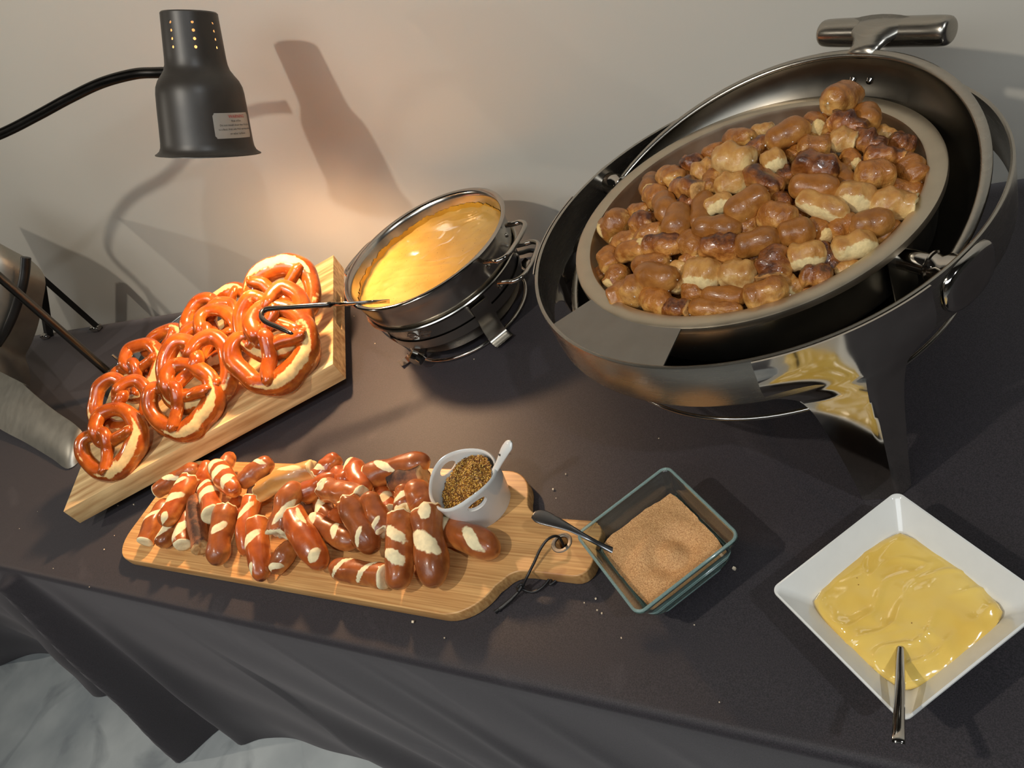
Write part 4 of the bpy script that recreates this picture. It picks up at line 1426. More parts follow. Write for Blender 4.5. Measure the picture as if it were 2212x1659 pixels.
# sauce
def cheese_pt(u, v):
    r = 0.1435 * u; a = 2 * PI * v
    x, y = r * math.cos(a), r * math.sin(a)
    z = 0.124
    z += 0.0020 * ns(x * 12, y * 12, 1) + 0.0012 * (1 - abs(ns(x * 9 + 2 * ns(x * 14, y * 14, 4), y * 34, 4))) ** 5
    z += 0.0007 * ns(x * 60, y * 60, 1) + 0.0022 * gauss(math.hypot(x + .08, y + .06), 0, .04) * ns(x * 70, y * 70, 8)
    z += 0.010 * max(0, u - 0.93) / 0.07 * (0.5 + 0.5 * ns(math.cos(a) * 6, math.sin(a) * 6, 2))
    return (x, y, z)
ch = obj('cheese_sauce', mesh('cheese_sauce', gridsurf(64, 180, cheese_pt), M['cheese'], angle=None), None, (pc[0], pc[1], 0))
tag(ch, 'thick speckled yellow cheese sauce filling the round steel pot', 'sauce', kind='stuff')
# dried film creeping up the inside wall
def film_pt(u, v):
    a = 2 * PI * v
    back = 0.5 + 0.5 * math.cos(a - D2(125))
    hmax = 0.004 + 0.014 * back * (0.8 + 0.5 * ns(math.cos(a) * 9, math.sin(a) * 9, 5)) + 0.0035 * ns(math.cos(a) * 40, math.sin(a) * 40, 5)
    z = 0.123 + hmax * u
    r = 0.1412 + (z - 0.115) * 0.075 - 0.0008
    return (r * math.cos(a), r * math.sin(a), z)
fm = obj('sauce_film', mesh('sauce_film', gridsurf(8, 220, film_pt), M['cheeseedge'], angle=None), ch)
fm['kind'] = 'stuff'

# warmer: water pan + burner skirt + stand
wm = empty('food_warmer', (pc[0], pc[1], 0), None, 'round steel warmer with control knob and wire ring stand under the sauce pot', 'warmer')
wp = [(0.0, 0.052), (0.105, 0.052), (0.1285, 0.060), (0.1335, 0.068), (0.1385, 0.0925), (0.1440, 0.0985), (0.1475, 0.1015), (0.1487, 0.1032), (0.1475, 0.1048), (0.1440, 0.1035), (0.1400, 0.0985)]
obj('water_pan', mesh('water_pan', lathe(wp, 128), M['potsteel'], angle=40), wm)
for az in (D2(2), D2(176)):
    h_ = obj('handle', mesh('handle', bail(az, 0.088, 0.139, 0.046, 0.050, 0.0042), M['polish'], angle=None), wm)
    for v in rivets(az, 0.078, 0.1365, 0.050):
        obj('rivet', mesh('rivet', v, M['polish']), h_)
sk = [(0.126, 0.0600), (0.127, 0.030), (0.118, 0.022), (0.0, 0.020)]
obj('burner_housing', mesh('burner_housing', lathe([(0.1345, 0.0660), (0.1320, 0.0480), (0.119, 0.0370), (0.114, 0.0200), (0.0, 0.0185)], 96), M['darkpolish'], angle=40), wm)
obj('ring_foot', mesh('ring_foot', lathe([(0.1185 + 0.0032 * math.cos(a), 0.0034 + 0.0032 * math.sin(a)) for a in [2 * PI * i / 12 for i in range(12)]], 120, closed=True), M['polish'], angle=None), wm)
for az in (-35, -126, 55, 145):
    a = D2(az)
    prof_ = [(0.1395, 0.088), (0.1360, 0.066), (0.1290, 0.045), (0.1230, 0.025), (0.1240, 0.010), (0.1300, 0.0035), (0.1400, 0.0022), (0.1490, 0.0048)]
    sp = spline(prof_, 5)
    hw = 0.017 if az != -126 else 0.010
    V, Fs = [], []
    for i, (r_, z_) in enumerate(sp):
        for s, dr_ in ((-1, 0), (1, 0), (1, .0022), (-1, .0022)):
            V.append(((r_ + dr_) * math.cos(a) - s * hw * math.sin(a), (r_ + dr_) * math.sin(a) + s * hw * math.cos(a), z_ + (0.0 if i < len(sp) - 12 else (.0018 if dr_ else 0))))
    for i in range(len(sp) - 1):
        for q_ in range(4):
            q2 = (q_ + 1) % 4
            Fs.append((i * 4 + q_, i * 4 + q2, (i + 1) * 4 + q2, (i + 1) * 4 + q_))
    Fs.append((3, 2, 1, 0)); Fs.append(tuple((len(sp) - 1) * 4 + q_ for q_ in range(4)))
    obj('leg', mesh('leg', (V, Fs), M['darkpolish'] if az == -35 else M['polish'], angle=30), wm)
# control knob
a = D2(-101)
kb = xform(lathe([(0.0, 0.0), (0.010, 0.0), (0.010, 0.006), (0.0135, 0.007), (0.0145, 0.010), (0.0130, 0.026), (0.0115, 0.0285), (0.0, 0.0285)], 8), Matrix.Translation((0.117 * math.cos(a), 0.117 * math.sin(a), 0.033)) @ Matrix.Rotation(a, 4, 'Z') @ Matrix.Rotation(D2(100), 4, 'Y'))
kn_ = obj('control_knob', mesh('control_knob', kb, M['knob'], angle=25), wm)
kn_['label'] = 'faceted chrome control knob'
# engraved double emblem on the band
def band_pt(s, z, off=0.0003):
    r_ = 0.1335 + (z - 0.068) / (0.0925 - 0.068) * 0.005 + off
    aa = D2(-84) + s / r_
    return (r_ * math.cos(aa), r_ * math.sin(aa), z)
eng = []
for sgn in (-1, 1):
    for rad, a0_, a1_ in ((0.0085, 20, 170), (0.0085, 190, 345), (0.0062, 200, 330)):
        pts_ = [band_pt(sgn * (0.0125 + rad * math.cos(D2(t_)) * 1.1), 0.081 + rad * math.sin(D2(t_)) * 0.95) for t_ in np.linspace(a0_, a1_, 14)]
        eng.append(tube(pts_, 0.00035, 5))
    eng.append(tube([band_pt(sgn * (0.006 + 0.019 * t_), 0.081 + 0.0006 * math.sin(t_ * 7)) for t_ in np.linspace(0, 1, 10)], 0.0004, 5))
    eng.append(tube([band_pt(sgn * (0.008 + 0.009 * t_), 0.0835 + 0.0004 * math.sin(t_ * 9)) for t_ in np.linspace(0, 1, 8)], 0.0003, 5))
    eng.append(tube([band_pt(sgn * (0.001 + 0.005 * t_), 0.0765 + 0.006 * t_ + 0.001 * math.sin(t_ * 12)) for t_ in np.linspace(0, 1, 10)], 0.0004, 5))
M['engrave'] = plain('engraved_mark', (84, 68, 58), 0.5)
tag(obj('engraved_emblem', mesh('engraved_emblem', merge(*eng), M['engrave']), wm), 'engraved mark of two mirrored round flourishes')

# ladle: bowl in the sauce, hooked black grip
L0 = at(842, 651, 0.132)
rimp = at(765, 656, 0.162)
L = [at(842, 651, 0.136), at(800, 653, 0.152), rimp, at(712, 658, 0.176)]
G = [at(714, 658, 0.1755), at(650, 662, 0.190), at(590, 666, 0.203), at(572, 670, 0.206), at(565, 680, 0.206), at(572, 694, 0.203), at(602, 708, 0.197), at(632, 721, 0.192)]
ld = empty('ladle', tuple(L0), None, 'steel ladle resting on the sauce pot rim with hooked black grip', 'ladle')
rl0 = lambda p: tuple(Vector(p) - L0)
obj('rod', mesh('rod', blade([rl0(p) for p in L], [.0042] * 4, [.0016] * 4, Vector((0, 0, 1)).cross((L[0] - L[3])).normalized().cross((L[0] - L[3]).normalized()), 10), M['polish'], angle=None), ld)
gp = spline([rl0(p) for p in G], 7)
obj('grip', mesh('grip', tube(gp, [0.0046] * (len(gp) - 5) + [0.0042, .0038, .0034, .0028, .0015], 12), M['rubber'], angle=None), ld)
bwl = [(0.0, -0.030), (0.018, -0.027), (0.030, -0.015), (0.034, 0.0), (0.0325, 0.0), (0.028, -0.014), (0.016, -0.025), (0.0, -0.028)]
obj('scoop', mesh('scoop', move(lathe(bwl, 32), (0.030, 0.018, -0.017)), M['polish']), ld)

# ------------------------------------------------------------------ round roll-top chafing dish
HC = (-0.249, 0.703)
ZR = 0.224


def sheet(pts_rows, thick=0.0016):
    """rows of points -> double sided thin sheet"""
    nr, nc = len(pts_rows), len(pts_rows[0])
    me_rows = pts_rows
    V = [tuple(p) for r_ in me_rows for p in r_]
    Fs = [(j * nc + i, j * nc + i + 1, (j + 1) * nc + i + 1, (j + 1) * nc + i) for j in range(nr - 1) for i in range(nc - 1)]
    # normals by finite difference
    Nn = []
    for j in range(nr):
        for i in range(nc):
            a_ = Vector(V[j * nc + min(i + 1, nc - 1)]) - Vector(V[j * nc + max(i - 1, 0)])
            b2 = Vector(V[min(j + 1, nr - 1) * nc + i]) - Vector(V[max(j - 1, 0) * nc + i])
            n2 = a_.cross(b2)
            Nn.append(n2.normalized() if n2.length > 0 else Vector((0, 0, 1)))
    n0 = len(V)
    V += [tuple(Vector(V[q_]) - Nn[q_] * thick) for q_ in range(n0)]
    Fs += [tuple(i + n0 for i in f[::-1]) for f in Fs]
    def wall_(a_, b2): Fs.append((b2, a_, a_ + n0, b2 + n0))
    for i in range(nc - 1):
        wall_(i, i + 1); wall_((nr - 1) * nc + i + 1, (nr - 1) * nc + i)
    for j in range(nr - 1):
        wall_((j + 1) * nc, j * nc); wall_(j * nc + nc - 1, (j + 1) * nc + nc - 1)
    return V, Fs


def leg_sheet(az, RB=0.2505):
    rows_ = []
    # t from ring top to floor ; half width in metres
    prof_ = [(0.2240, .0790, 0), (0.2050, .0790, 0), (0.1850, .0785, 0), (0.1700, .0740, 0), (0.1620, .0600, .001), (0.1500, .0480, .002), (0.1300, .0400, .004), (0.1000, .0345, .006), (0.0600, .0290, .009), (0.0250, .0250, .011), (0.0, .0225, .012)]
    ps = spline(prof_, 4)
    for z, hw, o_ in ps:
        row = []
        bend_ = min(1.0, max(0.0, (0.21 - z) / 0.06))
        for i in range(21):
            s = -1 + 2 * i / 20
            w_ = s * hw
            # on ring: follow the curve; lower down: two flat facets with a crease
            r_c = RB + 0.0012
            a_ = az + w_ / r_c
            x1, y1 = r_c * math.cos(a_), r_c * math.sin(a_)
            rf = r_c + o_ + 0.004 * bend_ - abs(w_ - 0.006) * 0.42 * bend_
            x2 = rf * math.cos(az) - w_ * math.sin(az); y2 = rf * math.sin(az) + w_ * math.cos(az)
            row.append((x1 * (1 - bend_) + x2 * bend_, y1 * (1 - bend_) + y2 * bend_, z))
        rows_.append(row)
    return sheet(rows_, 0.0018)


def chafing_dish(center, rot, label, lid_th=15, with_pan=True):
    root = empty('chafing_dish', (center[0], center[1], 0), (0, 0, rot), label, 'chafing dish')
    # ring band
    band = [(0.2480, 0.1700), (0.2500, 0.1695), (0.2505, 0.1715), (0.2505, 0.2225), (0.2500, 0.2240), (0.2480, 0.2245), (0.2462, 0.2235), (0.2478, 0.2215), (0.2482, 0.1720)]
    obj('ring_band', mesh('ring_band', lathe(band, 160, closed=True), M['steel'], angle=40), root)
    for az in (-60, 60, 180):
        obj('leg', mesh('leg', leg_sheet(D2(az)), M['polish'], angle=25), root)
    # small flat plate joining ring and pan housing
    def pp(r_, a_, z): return (r_ * math.cos(D2(a_)), r_ * math.sin(D2(a_)), z)
    def plate(a0_, a1_, r0_, r1_, z, wid0):
        rows_ = []
        for j in range(5):
            r_ = r0_ + (r1_ - r0_) * j / 4
            rows_.append([pp(r_, a0_ + (a1_ - a0_) * i / 12, z) for i in range(13)])
        return sheet(rows_, 0.0015)
    pl = obj('corner_plate', mesh('corner_plate', plate(-136, -97, 0.185, 0.2465, 0.2215, 0), M['plate']), root)
    obj('hole', mesh('hole', move(lathe([(0.0042, 0.0004), (0.0034, 0.0008), (0.0028, -0.0004), (0.0001, -0.0005)], 20), pp(0.226, -119, 0.2218)), M['darkpolish']), pl)
    # lower ring
    lr = [(0.2080 + 0.0026 * math.cos(2 * PI * i / 10), 0.1000 + 0.0026 * math.sin(2 * PI * i / 10)) for i in range(10)]
    obj('lower_ring', mesh('lower_ring', lathe(lr, 120, closed=True), M['polish'], angle=None), root)
    for az in (-60, 60, 180):
        a_ = D2(az)
        obj('bracket', mesh('bracket', tube([(0.208 * math.cos(a_), 0.208 * math.sin(a_), 0.100), (0.255 * math.cos(a_), 0.255 * math.sin(a_), 0.103)], 0.003, 8), M['polish']), root)
    # water pan housing under the food pan
    hp_ = [(0.0, 0.1480), (0.150, 0.1480), (0.176, 0.1540), (0.1845, 0.166), (0.1855, 0.2140), (0.1875, 0.2150), (0.1875, 0.2165), (0.1840, 0.2165)]
    obj('water_pan', mesh('water_pan', lathe(hp_, 128), M['darkpolish'], angle=40), root)
    # pivots
    for az, s in ((-32, 1), (148, 1)):
        a_ = D2(az)
        Mx = Matrix.Translation((0.1855 * math.cos(a_), 0.1855 * math.sin(a_), 0.199)) @ Matrix.Rotation(a_, 4, 'Z') @ Matrix.Rotation(PI / 2, 4, 'Y')
        sh_ = lathe([(0.0, 0.0), (0.0105, 0.0), (0.0105, 0.0300), (0.0120, 0.0305), (0.0145, 0.0325), (0.0145, 0.0340), (0.0125, 0.0350), (0.0120, 0.0420), (0.0150, 0.0470), (0.0150, 0.0620), (0.0, 0.0620)], 32)
        pv = obj('pivot', mesh('pivot', xform(sh_, Mx), M['polish'], angle=35), root)
        # bracket plate hanging from the housing
        bx = xform(box(0.0016, 0.034, 0.060, 0.004, -0.002, -0.006, 0.0004, 1), Matrix.Translation((0.1850 * math.cos(a_), 0.1850 * math.sin(a_), 0.188)) @ Matrix.Rotation(a_, 4, 'Z'))
        obj('bracket_plate', mesh('bracket_plate', bx, M['darkpolish'], smooth=False), pv)
        # oval boss outside the ring
        V, Fs = [], []
        rows_ = []
        for j in range(9):
            rr = math.sin(j / 8 * PI / 2)
            rows_.append(rr)
        nseg = 36
        for j, (sc_, off_) in enumerate(((1.0, 0.0006), (0.985, 0.0035), (0.93, 0.0058), (0.80, 0.0070), (0.5, 0.0074), (0.0, 0.0075))):
            for i in range(nseg):
                t_ = 2 * PI * i / nseg
                wx = 0.034 * sc_ * (abs(math.cos(t_)) ** 0.75) * (1 if math.cos(t_) > 0 else -1)
                wz = 0.0255 * sc_ * (abs(math.sin(t_)) ** 0.75) * (1 if math.sin(t_) > 0 else -1)
                aa = a_ + wx / 0.2505
                V.append(((0.2502 + off_) * math.cos(aa), (0.2502 + off_) * math.sin(aa), 0.1975 + wz))
        for j in range(5):
            for i in range(nseg):
                i2 = (i + 1) % nseg
                Fs.append((j * nseg + i, j * nseg + i2, (j + 1) * nseg + i2, (j + 1) * nseg + i))
        obj('boss', mesh('boss', (V, Fs), M['polish'], angle=50), pv)
    # roll lid turned fully open beneath and behind the pan
    th, az = D2(lid_th), D2(60)
    u = Vector((math.cos(th) * math.cos(az), math.cos(th) * math.sin(az), math.sin(th)))
    v_ = Vector((math.sin(az), -math.cos(az), 0))
    dn = u.cross(v_).normalized()
    if dn.z > 0: dn = -dn
    c0 = Vector((0, 0, 0.200))
    RL = 0.2300
    Ml = Matrix((u, v_, dn)).transposed().to_4x4(); Ml.translation = c0
    DD = 0.085
    lidp, lidq = [], []
    for i in range(25):
        t_ = i / 24 * PI / 2
        lidp.append((RL * 0.992 * math.cos(t_) if i < 24 else 0.0, DD * math.sin(t_)))
    lidq = [(max(0, r_ - 0.0016), max(0, z_ - 0.0016)) for r_, z_ in lidp][::-1]
    ld_ = obj('roll_lid', mesh('roll_lid', xform(lathe(lidp, 128), Ml), M['steel'], angle=60), root)
    ld_['label'] = 'half-round steel lid rolled open below and behind the pan'
    obj('lid_lining', mesh('lid_lining', xform(lathe(lidq, 128), Ml), M['lidin'], angle=60), ld_)
    obj('lid_rim', mesh('lid_rim', xform(lathe([(RL + 0.0000 + 0.0052 * math.cos(2 * PI * i / 14), 0.0 + 0.0034 * math.sin(2 * PI * i / 14)) for i in range(14)], 160, closed=True), Ml), M['steel'], angle=None), ld_)
    # lid handle, T shaped
    rp = c0 + u * RL
    hb = c0 + u * (RL + 0.040) - Vector((0, 0, 0.008))
    for_bar = spline([tuple(hb - v_ * 0.080) + (0.0075,), tuple(hb - v_ * 0.0785) + (0.0130,), tuple(hb - v_ * 0.070) + (0.0155,), tuple(hb - v_ * 0.035) + (0.0160,), tuple(hb) + (0.0165,), tuple(hb + v_ * 0.035) + (0.0160,), tuple(hb + v_ * 0.070) + (0.0155,), tuple(hb + v_ * 0.0785) + (0.0130,), tuple(hb + v_ * 0.080) + (0.0075,)], 5)
    bar = tube([p_[:3] for p_ in for_bar], [p_[3] for p_ in for_bar], 24)
    neck = blade([rp - u * 0.004, rp + u * 0.008, rp + u * 0.018, rp + u * 0.028, rp + u * 0.038, hb], [0.018, 0.018, 0.022, 0.032, 0.048, 0.060], [0.0075, 0.0075, 0.009, 0.011, 0.013, 0.0145], v_, 24)
    obj('lid_handle', mesh('lid_handle', bar, M['steel'], angle=None), ld_)
    obj('lid_handle_neck', mesh('lid_handle_neck', neck, M['steel'], angle=None), ld_)
    for s in (-0.011, 0.011):
        b0 = c0 + u * (RL * 0.935) + v_ * s + dn * DD * 0.30
        scw = xform(lathe([(0.0, 0.004), (0.0032, 0.0032), (0.0045, 0.0008), (0.0050, 0.0)], 16), Matrix.Translation(b0) @ (-u).to_track_quat('Z', 'Y').to_matrix().to_4x4())
        obj('screw', mesh('screw', scw, M['polish']), ld_)
    if with_pan:
        fp = [(0.0, 0.1600), (0.150, 0.1600), (0.1660, 0.1650), (0.1740, 0.1780), (0.1775, 0.2180), (0.1790, 0.2225), (0.1820, 0.2240), (0.1945, 0.2240), (0.1968, 0.2228), (0.1975, 0.2205), (0.1972, 0.2160), (0.1960, 0.2150), (0.1956, 0.2200), (0.1935, 0.2220), (0.1835, 0.2218)]
        pn = obj('food_pan', mesh('food_pan', lathe(fp, 160), M['flange'], angle=35), root)
        pn['label'] = 'wide-rimmed round food pan'
    return root


chaf = chafing_dish(HC, 0.0, 'round steel roll-top chafing dish heaped with pretzel bites, lid rolled open', 15)

# ------------------------------------------------------------------ pretzel bites
def mound(x, y):
    r = math.hypot(x - HC[0], y - HC[1]) / 0.178
    base = 0.205 + 0.044 * max(0.0, 1 - r ** 2.2)
    # heaped up a little towards the back right
    bx_ = (x - HC[0] - 0.06) / 0.09; by_ = (y - HC[1] - 0.09) / 0.08
    base += 0.020 * math.exp(-(bx_ * bx_ + by_ * by_))
    return base


def hit(px, py, dz=0.0):
    d = CR * ((px - CX) / F) - CU * ((py - CY) / F) + CF
    lo, hi = (0.30 - CAMZ) / d.z, (0.16 - CAMZ) / d.z
    for _ in range(40):
        mid = (lo + hi) / 2
        p = d * mid; z = p.z + CAMZ
        if z > mound(p.x, p.y) + dz: lo = mid
        else: hi = mid
    p = d * lo
    return Vector((p.x, p.y, p.z + CAMZ))


def z1p(x, y): return (1140 + x / 2.0634, y / 2.0634)
def z2p(x, y): return (1140 + x / 2.0634, 500 + y / 2.0634)


Bt, Sm, Pl, Bn = 'bite', 'bitesm', 'bitepale', 'biteburn'
BITES1 = [(1397, 445, 150, 120, 15, Bt, .022), (1508, 525, 130, 105, -70, Sm, .012), (1345, 540, 120, 60, 10, Bt, .002), (1430, 565, 150, 100, -20, Bn, .010), (1595, 600, 95, 65, -20, Pl, .002), (1665, 645, 120, 85, -20, Bn, .004),
          (1280, 565, 110, 90, -60, Bt, .002), (1335, 600, 80, 60, 70, Bt, -.004), (1160, 600, 195, 105, 25, Sm, .012), (1045, 585, 100, 62, 15, Pl, .0), (940, 620, 135, 80, 5, Bt, .002), (1400, 625, 110, 90, -10, Pl, .008), (1275, 655, 140, 85, 0, Bt, .006),
          (1520, 640, 130, 95, -25, Bn, .008), (1030, 655, 120, 70, 30, Bn, .002), (830, 680, 100, 66, 25, Bt, .0), (1580, 700, 150, 90, -5, Bn, .008), (1190, 685, 70, 60, 45, Bt, .0), (915, 715, 150, 120, 0, Pl, .012), (1095, 722, 110, 95, 20, Pl, .010),
          (1285, 745, 190, 110, -15, Bn, .010), (1440, 715, 90, 70, -70, Bt, .0), (735, 740, 90, 85, 20, Bn, .0), (785, 765, 115, 85, 35, Pl, .004), (1710, 760, 125, 110, -50, Bt, .006), (1545, 785, 165, 115, 0, Bt, .010), (1405, 795, 110, 85, -60, Sm, .0),
          (545, 830, 150, 75, 75, Sm, .002), (640, 795, 120, 92, -15, Bt, .004), (1045, 805, 160, 90, -30, Bn, .008), (1140, 795, 100, 80, 25, Bn, .0), (710, 845, 140, 95, -10, Bn, .006), (820, 815, 95, 80, 70, Bt, .002), (905, 822, 135, 90, 12, Pl, .006),
          (1275, 838, 205, 110, -5, Sm, .010), (1460, 880, 175, 115, -12, Pl, .008), (1615, 912, 180, 120, -10, Pl, .010), (1690, 850, 150, 80, -5, Bt, -.002), (1315, 922, 220, 95, -22, Pl, .010), (978, 912, 195, 115, 33, Sm, .014), (850, 912, 130, 80, 20, Pl, .004),
          (575, 880, 110, 95, -30, Bt, .002), (618, 930, 140, 95, -65, Sm, .008), (715, 925, 85, 85, 20, Bn, .0), (775, 945, 150, 90, 75, Sm, .002), (495, 945, 110, 65, 10, Bt, -.002), (395, 1005, 130, 115, 40, Bt, .004), (515, 995, 105, 85, 0, Bn, .002),
          (667, 992, 135, 110, 80, Sm, .008), (1125, 895, 110, 80, -30, Bn, -.002), (1115, 970, 155, 115, -10, Bt, .008), (990, 1005, 120, 80, 45, Bt, .0), (845, 1020, 195, 100, 0, Sm, .008), (1195, 1040, 165, 110, 8, Sm, .008), (1405, 1010, 130, 100, 30, Bt, .002),
          (1528, 1000, 185, 115, 10, Sm, .008), (1300, 1030, 120, 90, -45, Bt, -.002), (1605, 1040, 120, 70, 35, Sm, -.002), (430, 1075, 110, 70, 20, Bt, .0), (545, 1040, 120, 72, 20, Bt, .002), (602, 1092, 155, 90, 3, Bn, .006), (470, 1120, 140, 80, 12, Bt, .002),
          (1027, 1082, 195, 105, 15, Sm, .010), (1455, 1100, 190, 110, 12, Pl, .006), (730, 1088, 120, 95, -40, Bt, .002), (858, 1105, 165, 105, -5, Bn, .008), (1070, 700, 60, 50, 0, Bt, -.006), (690, 1050, 80, 60, 20, Bt, -.006), (1210, 960, 90, 70, 60, Bt, -.006)]
BITES2 = [(367, 125, 105, 90, 100, Bt, .0), (552, 145, 150, 82, 10, Bt, .002), (572, 205, 165, 112, -8, Sm, .010), (662, 205, 130, 85, 75, Pl, .0), (725, 128, 95, 62, 10, Bt, -.002), (782, 188, 150, 118, -5, Pl, .008), (936, 192, 150, 112, -5, Pl, .008),
          (1098, 142, 130, 118, 85, Bn, .008), (1242, 108, 165, 108, 12, Pl, .008), (1335, 112, 125, 75, -60, Bn, -.002), (1430, 165, 120, 60, 10, Pl, .0), (1285, 203, 140, 98, -5, Bn, .006), (400, 205, 115, 90, 60, Bt, -.002), (458, 272, 150, 128, 25, Bt, .008),
          (742, 268, 90, 88, 85, Bt, .002), (872, 288, 185, 82, -3, Sm, .004), (575, 312, 120, 105, -30, Bt, .004), (658, 342, 112, 78, 0, Bn, .006), (1062, 275, 190, 118, 22, Bt, .010), (1182, 242, 95, 70, -45, Pl, .0), (1008, 240, 90, 80, 80, Bt, -.003),
          (800, 345, 150, 82, -5, Sm, .004), (872, 352, 160, 62, 5, Bt, .006), (1190, 280, 150, 45, 15, Bt, -.002), (1015, 112, 95, 60, 10, Bt, -.006), (330, 190, 60, 60, 90, Bt, -.006), (500, 230, 80, 70, 40, Bt, -.008)]
ALL = [(z1p(x, y), l, w_, a_, mt, dz) for x, y, l, w_, a_, mt, dz in BITES1] + [(z2p(x, y), l, w_, a_, mt, dz) for x, y, l, w_, a_, mt, dz in BITES2]

variants = {}
rnd = random.Random(11)
for mt in (Bt, Sm, Pl, Bn):
    for k_ in range(5):
        ends = {Bt: ('point', 'round'), Sm: ('point', 'point') if k_ % 2 else ('point', 'round'), Pl: ('point', 'torn') if k_ == 1 else ('point', 'point'), Bn: ('torn', 'point') if k_ % 2 else ('point', 'point')}[mt]
        sl = []
        if mt == Pl: sl = [(rnd.uniform(-.2, .2), rnd.choice((-0.2, 3.3, 4.4)), 1.0, 0.9, 0.0)]
        if mt == Bt and k_ % 2: sl = [(rnd.choice((-.85, .85)), rnd.uniform(.4, 2.6), .35, .7, .1)]
        me = loaf_mesh('pretzel_bite', M[mt], L=1.0, R=0.30, bend=rnd.uniform(-.02, .05), n=20, k=20, e0=ends[0], e1=ends[1], seed=900 + k_ * 7 + len(mt) * 31,
                       lump={Bt: .14, Sm: .06, Pl: .14, Bn: .20}[mt], slashes=sl, palebottom=0.5, power=5.5 if mt != Sm else 4.0, burnside=1.6 if mt == Bn else None, seam=True)
        g = surf_salt(me, 14 if mt != Pl else 5, 0.020, k_, 0.3)
        variants[(mt, k_)] = (me, mesh('salt', g, M['salt'], smooth=False))

LOOK = {Bt: 'golden brown pretzel bite', Sm: 'smooth glossy tan pretzel bite', Pl: 'pale floury-sided pretzel bite', Bn: 'dark scorched pretzel bite'}
ORD = ['first', 'second', 'third', 'fourth', 'fifth', 'sixth', 'seventh', 'eighth', 'ninth', 'tenth', 'eleventh', 'twelfth', 'thirteenth', 'fourteenth']
rowsd = {}
NB = 10
ylist = sorted(a[0][1] for a in ALL)
bounds = [ylist[int(len(ylist) * i / NB)] for i in range(1, NB)]
for idx_, a_ in enumerate(ALL):
    rw = sum(a_[0][1] >= b_ for b_ in bounds)
    rowsd.setdefault(rw, []).append(idx_)
labels = {}
for rw, li in rowsd.items():
    li.sort(key=lambda i: ALL[i][0][0])
    for n2, i in enumerate(li):
        if rw == 0: where = 'in the rearmost row'
        elif rw == NB - 1: where = 'in the frontmost row'
        else: where = 'in the %s row from the back' % ORD[rw]
        labels[i] = '%s, %s from the left %s' % (LOOK[ALL[i][4]], ORD[n2], where)

placed = []
for i, ((px, py), l, w_, ang_, mt, dz) in enumerate(ALL):
    p = hit(px, py, dz)
    dep_ = p.x * CF.x + p.y * CF.y + (p.z - CAMZ) * CF.z
    a_ = math.radians(ang_)
    hl = l / 2.0634 / 2
    e1_ = hit(px + hl * math.cos(a_), py - hl * math.sin(a_), dz * .5)
    e0_ = hit(px - hl * math.cos(a_), py + hl * math.sin(a_), dz * .5)
    ax = e1_ - e0_
    Lr = ax.length; ax.normalize()
    wr = w_ / 2.0634 * dep_ / F
    wr *= 1.10
    Lr = min(Lr, l / 2.0634 * dep_ / F * 1.35)
    Lr = max(Lr, wr * 0.95)
    # tilt of the surface
    up = Vector((0, 0, 1)); zl = (up - ax * up.dot(ax)).normalized(); yl = zl.cross(ax)
    me, sm_ = variants[(mt, i % 5)]
    rr = random.Random(i)
    roll = rr.uniform(-0.5, 0.35)
    Mr = Matrix((ax, yl, zl)).transposed() @ Matrix.Rotation(roll, 3, 'X')
    sgn = -1 if rr.random() < .5 else 1
    o = bpy.data.objects.new('pretzel_bite', me)
    C.objects.link(o)
    o.location = (p.x, p.y, p.z + TZ)
    o.rotation_euler = (Mr @ Matrix.Rotation(PI if sgn < 0 else 0, 3, 'Z')).to_euler()
    o.scale = (Lr * 1.12, wr / 0.60 * 1.08, wr / 0.60 * 1.08)
    tag(o, labels[i], 'pretzel bite', 'pretzel bites in the chafing dish')
    placed.append((p, Lr, wr))
    if rr.random() < 0.7:
        s_ = bpy.data.objects.new('salt', sm_)
        C.objects.link(s_); s_.parent = o
        s_['kind'] = 'stuff'
# bites of the lower layers that fill the pan beneath the visible ones
rnd = random.Random(21)
k_ = 0
for layer, zz, nn, rmax in ((0, 0.192, 34, 0.150), (1, 0.222, 26, 0.125)):
    for i in range(nn):
        r_ = rmax * math.sqrt((i + .5) / nn); a_ = i * 2.39996 + layer
        x, y = HC[0] + r_ * math.cos(a_), HC[1] + r_ * math.sin(a_)
        zt = mound(x, y) - 0.026
        z = min(zz, zt) if layer == 0 else zt
        mt = (Bt, Bn, Sm, Bt)[k_ % 4]
        o = bpy.data.objects.new('pretzel_bite', variants[(mt, k_ % 5)][0])
        C.objects.link(o)
        o.location = (x, y, z + TZ)
        o.rotation_euler = (rnd.uniform(-.4, .4), rnd.uniform(-.25, .25), rnd.uniform(0, 6.28))
        o.scale = (0.048, 0.043, 0.043)
        tag(o, 'pretzel bite mostly buried beneath the top layer in the chafing dish', 'pretzel bite', 'buried pretzel bites in the chafing dish')
        k_ += 1

# ------------------------------------------------------------------ heat lamp
up_ax = Vector((0.2364, 0.4913, 0.8383)).normalized()
DL = 1.22
fl = atd(452, 333, DL)
pb = at(236, 806, 0.060)
lamp = empty('heat_lamp', (pb.x, pb.y, 0), None, 'black gooseneck heat lamp shining down on the whole pretzels', 'lamp')
pbv = Vector((pb.x, pb.y, 0))
